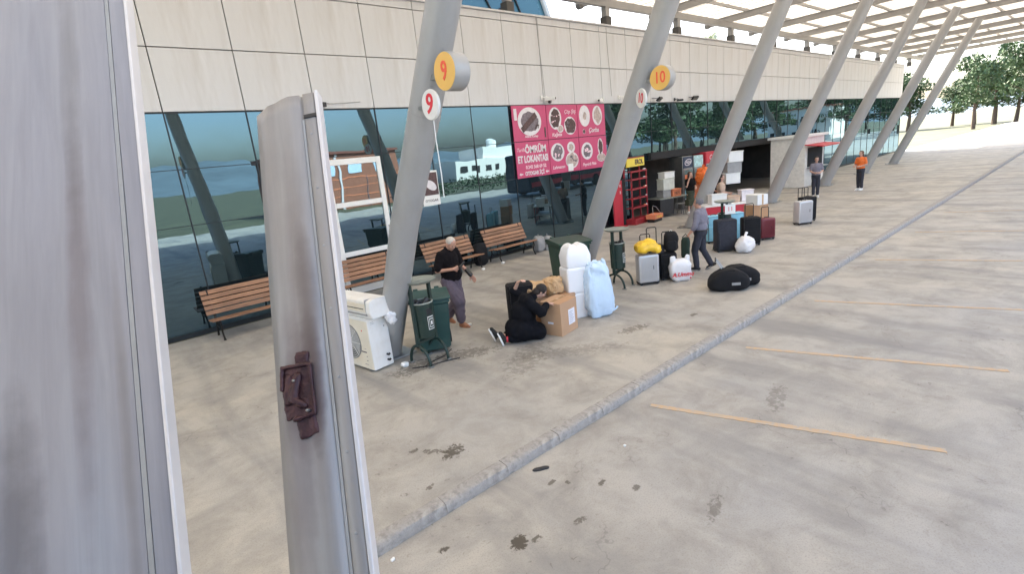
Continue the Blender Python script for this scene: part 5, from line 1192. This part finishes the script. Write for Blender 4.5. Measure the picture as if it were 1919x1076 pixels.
for k in range(5): fin('side_window', bx(-.519, -.512, -9.4+k*2.05, -7.5+k*2.05, 1.9, 3.2), GLASS, t)
for y in (-7.5, -1.2):
    bm = lathe(bmesh.new(), [(.3, -.14), (.5, -.14), (.5, .14), (.3, .14)], 28); bmesh.ops.transform(bm, matrix=Matrix.Translation((-.64, y, ZR+.5)) @ Matrix.Rotation(math.pi/2, 4, 'Y'), verts=bm.verts); fin('wheel', bm, TYRE, t, True)

# ------------------------------------------------------------------ what the glass reflects: far side of the yard
def coach(x, y, rz, label, body, band):
    t = thing('parked_coach', label, 'coach', (x, y, ZR), rz, 'coaches parked across the yard')
    fin('body', bx(-6, 6, -1.25, 1.25, .35, 3.45, bev=.15), body, t)
    w0 = None
    for k in range(6):
        for s in (-1, 1):
            if w0 is None: w0 = fin('side_window', bx(-.9, .9, -.008, .008, 1.55, 2.75, bev=.003), GLASS, t, loc=(-5+2*k, s*1.256, 0))
            else: inst(w0, t, (-5+2*k, s*1.256, 0))
    fin('windscreen', bx(6.001, 6.02, -1.05, 1.05, 1.3, 3.0), GLASS, t)
    fin('stripe', bx(-5.8, 5.8, 1.251, 1.262, .7, 1.1), band, t)
    for xx in (-4, 3.8):
        for s in (-1, 1):
            bm = lathe(bmesh.new(), [(.28, -.14), (.5, -.14), (.5, .14), (.28, .14)], 24); bmesh.ops.transform(bm, matrix=Matrix.Translation((xx, s*1.15, .5)) @ Matrix.Rotation(math.pi/2, 4, 'X'), verts=bm.verts); fin('wheel', bm, TYRE, t, True)
    return t
coach(33.5, -6.5, R(-8), 'dark coach parked across the yard, seen mirrored under the menu signs', BUSB, RED)
t = thing('terracotta_building', 'terracotta rendered building across the yard, mirrored in the white framed door', 'building', (21.5, -24.5, ZR))
fin('wall', bx(-6.5, 5.0, -4, 2.0, 0, 5.2), BRICKO, t); fin('roof', bx(-6.8, 5.3, -4.3, 2.3, 5.2, 5.4), M('dull_roof_red', (.2, .07, .05), .8), t)
for k in range(4):
    if k != 1: fin('downpipe', bx(-4.0+2.7*k, -3.95+2.7*k, 2.001, 2.05, 0, 3), FOODB, t)
    fin('window', bx(-5.6+2.7*k, -4.3+2.7*k, 2.001, 2.05, 3.3, 4.5), LBLUE, t)
fin('pilaster', bx(-1.3, -1.1, 2.001, 2.12, 0, 5.19), PLATE, t)
for z in (1.2, 2.1, 2.9): fin('string_course', bx(-6.5, 5.0, 2.001, 2.03, z, z+.08), ORB, t)
fin('signboard', bx(-5.5, -2.2, 2.06, 2.1, 2.35, 2.75), WHITE, t)
t = thing('white_house', 'long white flat roofed house beyond the hedge, mirrored beside column nine', 'building', (66, -60, ZR))
fin('wall', bx(-8, 10, -5, 4, 0, 3.9), WWALL, t); fin('upper_storey', bx(-1, 8, -4, 3, 3.9, 6), WWALL, t)
for k in range(6): fin('window', bx(-6.8+2.6*k, -5.4+2.6*k, 4.001, 4.05, 1.4, 2.7), WALLD, t)
fin('water_tank', lathe(bmesh.new(), [(.9, 6.0), (.9, 7.4), (.2, 7.7)], 16, (4, 0, 0)), WHITE, t)
t = thing('grey_shed', 'grey roofed shed left of the white house beyond the hedge', 'building', (47, -62, ZR)); fin('wall', bx(-6, 7, -4, 4, 0, 2.2), GREYP, t); fin('roof', bx(-6.5, 7.5, -4.5, 4.5, 2.2, 2.6), ROOFM, t)
bm = bmesh.new(); rnd = random.Random(3)
def leaves(bm, c, r, n, s, rnd):
    for k in range(n):
        while True:
            q = Vector((rnd.uniform(-1, 1), rnd.uniform(-1, 1), rnd.uniform(-1, 1)))
            if .35 < q.length < 1: break
        p = Vector(c)+Vector((q.x*r[0], q.y*r[1], q.z*r[2])); e = Euler((rnd.uniform(0, 6), rnd.uniform(0, 6), rnd.uniform(0, 6))).to_matrix()
        a = s*rnd.uniform(.6, 1.3)
        bm.faces.new([bm.verts.new(p+e @ Vector(v)) for v in ((-a, 0, 0), (0, -a*.55, 0), (a, 0, a*.2), (0, a*.55, 0))])
for k in range(60): leaves(bm, (27.5+k*1.1, -18.6+rnd.uniform(-.3, .3), .75+rnd.uniform(-.1, .25)), (.8, .7, .85), 130, .13, rnd)
tag(fin('hedge', bm, HEDG), 'long dense dark hedge along the far side of the bus yard', 'hedge')
def tree_mesh(seed, h):
    rnd = random.Random(seed); tr = bmesh.new(); tube(tr, [(0, 0, 0), (.1, .05, h*.3), (0, .1, h*.55), (.1, 0, h*.85)], [.28, .2, .14, .04], 8)
    cr = bmesh.new()
    for k in range(16):
        a = rnd.uniform(0, 6.3); rr = rnd.uniform(.2, h*.30); z = h*rnd.uniform(.32, .95); e = Vector((rr*math.cos(a), rr*math.sin(a), z))
        tube(tr, [(0, .05, z*.7), tuple(e*.6+Vector((0, 0, z*.3))), tuple(e)], [.08, .05, .02], 5)
        leaves(cr, e, (h*.13, h*.13, h*.10), 170, h*.022, rnd)
    return tr, cr
ta = thing('yard_tree', 'x', 'tree', (0, 0, 0)); tr, cr = tree_mesh(5, 11); trk = fin('trunk', tr, BARK, ta, True); crn = fin('crown', cr, LEAF, ta)
spots = [(54, -17, 1, 'tree at the near end of the far yard row'), (61, -20, 1.15, 'taller tree second in the far yard row'), (68, -16, .95, 'shorter tree third in the far yard row'), (76, -19, 1.2, 'tall tree fourth in the far yard row'), (84, -17, 1.0, 'tree fifth in the far yard row'), (93, -20, 1.2, 'tree sixth in the far yard row'), (103, -16, 1.1, 'last tree of the far yard row'),
         (112, 2, 1.1, 'tree closing the view at the end of the road'), (118, 9, 1.25, 'tree closing the view in line with the kerb'), (106, -6, 1.0, 'tree at the end of the yard beside the road'), (124, -2, 1.3, 'big tree behind the others at the end of the road'), (110, 14.5, 1.0, 'tree at the end of the platform')]
for i, (x, y, s, lb) in enumerate(spots):
    if i == 0: o = ta
    else:
        o = ta.copy(); COL.objects.link(o); a = trk.copy(); b = crn.copy()
        for q in (a, b): COL.objects.link(q); q.parent = o
    o.location = (x, y, ZR); o.scale = (s, s, s); o.rotation_euler = (0, 0, i*1.3); tag(o, lb, 'tree', 'trees around the bus yard')
rq = random.Random(11); bt = bmesh.new(); bl = bmesh.new()
for i in range(34):
    y = -75+4.1*i+rq.uniform(-1, 1); x = 135+rq.uniform(-8, 14)+abs(y)*.15; q = rq.uniform(.8, 1.25)
    mw = Matrix.Translation((x, y, ZR)) @ Matrix.Rotation(i*1.7, 4, 'Z') @ Matrix.Diagonal((q*1.35, q*1.35, q*.85, 1))
    for src, dst in ((trk.data, bt), (crn.data, bl)):
        n0 = len(dst.verts); dst.from_mesh(src); dst.verts.ensure_lookup_table()
        bmesh.ops.transform(dst, matrix=mw, verts=dst.verts[n0:])
for f in bt.faces: f.material_index = 1
nf = len(bt.faces); mt_ = bpy.data.meshes.new('tmp'); bt.to_mesh(mt_); bl.from_mesh(mt_)
o = fin('treeline', bl, [LEAF, BARK]); tag(o, 'dense dark line of trees closing the far end of the bus yard', 'trees', kind='stuff')
for i, (x, y, w, h, lb) in enumerate(((128, -22, 14, 7, 'cream block of flats standing left among the trees at the end of the yard'), (131, 4, 10, 9, 'taller cream block of flats beside the road end'))):
    t = thing('apartment_block', lb, 'building', (x, y, ZR)); fin('wall', bx(0, 8, -w/2, w/2, 0, h), WWALL, t); fin('roof', bx(-.4, 8.4, -w/2-.4, w/2+.4, h, h+.3), BRICKO, t); w0 = None
    for a in range(int(w/2.4)):
        for b in range(int(h/3)):
            if w0 is None: w0 = fin('window', bx(-.05, -.001, -.6, .6, 0, 1.3), WALLD, t, loc=(0, -w/2+1.3, 1))
            else: inst(w0, t, (0, -w/2+1.3+2.4*a, 1+3*b))
bm = bmesh.new(); rows_ = []
for j in range(6):
    row = []
    for i in range(81):
        y = -900+1800*i/80; x = 900+j*150; h = 0 if j == 0 else (45+60*noise.noise(Vector((y/420, 8.1, 0)))+16*noise.noise(Vector((y/110, 1, 7))))*math.sin(math.pi*min(1, j/4)*.5)
        row.append(bm.verts.new((x, y, max(-1, h))))
    rows_.append(row)
for a, b in zip(rows_, rows_[1:]):
    for i in range(80): bm.faces.new((a[i], a[i+1], b[i+1], b[i]))
tag(fin('hills', bm, HILL, None, True), kind='structure')
# palm behind the parapet
t = thing('palm_tree', 'palm tree crown showing above the parapet under the canopy', 'tree', (56.5, 30, 0))
fin('trunk', tb([(0, 0, 0), (.2, 0, 6), (.1, 0, 12.6)], [.3, .22, .2], 10), BARK, t, True)
bm = bmesh.new()
for k in range(34):
    a = k*2.4; el = R(rnd.uniform(-10, 75)); L = rnd.uniform(2.6, 3.4); prev = None
    for j in range(14):
        s = j/13; r_ = L*s; p = Vector((math.cos(a)*math.cos(el)*r_, math.sin(a)*math.cos(el)*r_, 12.7+math.sin(el)*r_-1.7*s*s))
        if prev is not None:
            d = (p-prev).normalized(); sd_ = d.cross(Vector((0, 0, 1))).normalized(); w = .75*math.sin(math.pi*min(1, s+.12))+.05
            for sg in (-1, 1):
                q = p+sd_*sg*w+Vector((0, 0, -.25*w))+d*.25; bm.faces.new([bm.verts.new(v) for v in (prev, prev+d*.09, q)])
                q = prev.lerp(p, .5)+sd_*sg*w+Vector((0, 0, -.3*w))+d*.25; bm.faces.new([bm.verts.new(v) for v in (prev.lerp(p, .5), prev.lerp(p, .5)+d*.09, q)])
        prev = p
fin('frond_crown', bm, LEAFP, t)
# hills
bm = bmesh.new(); nx = 90; rows_ = []
for j in range(7):
    row = []
    for i in range(nx+1):
        x = -600+4200*i/nx; y = -900-j*160; h = 0 if j == 0 else (55+70*noise.noise(Vector((x/520, 3.3, 0)))+22*noise.noise(Vector((x/130, 1, 2))))*math.sin(math.pi*min(1, j/5)*.5)*1.1
        row.append(bm.verts.new((x, y, max(-1, h))))
    rows_.append(row)
for a, b in zip(rows_, rows_[1:]):
    for i in range(nx): bm.faces.new((a[i], a[i+1], b[i+1], b[i]))
tag(fin('hills', bm, HILL, None, True), kind='structure')
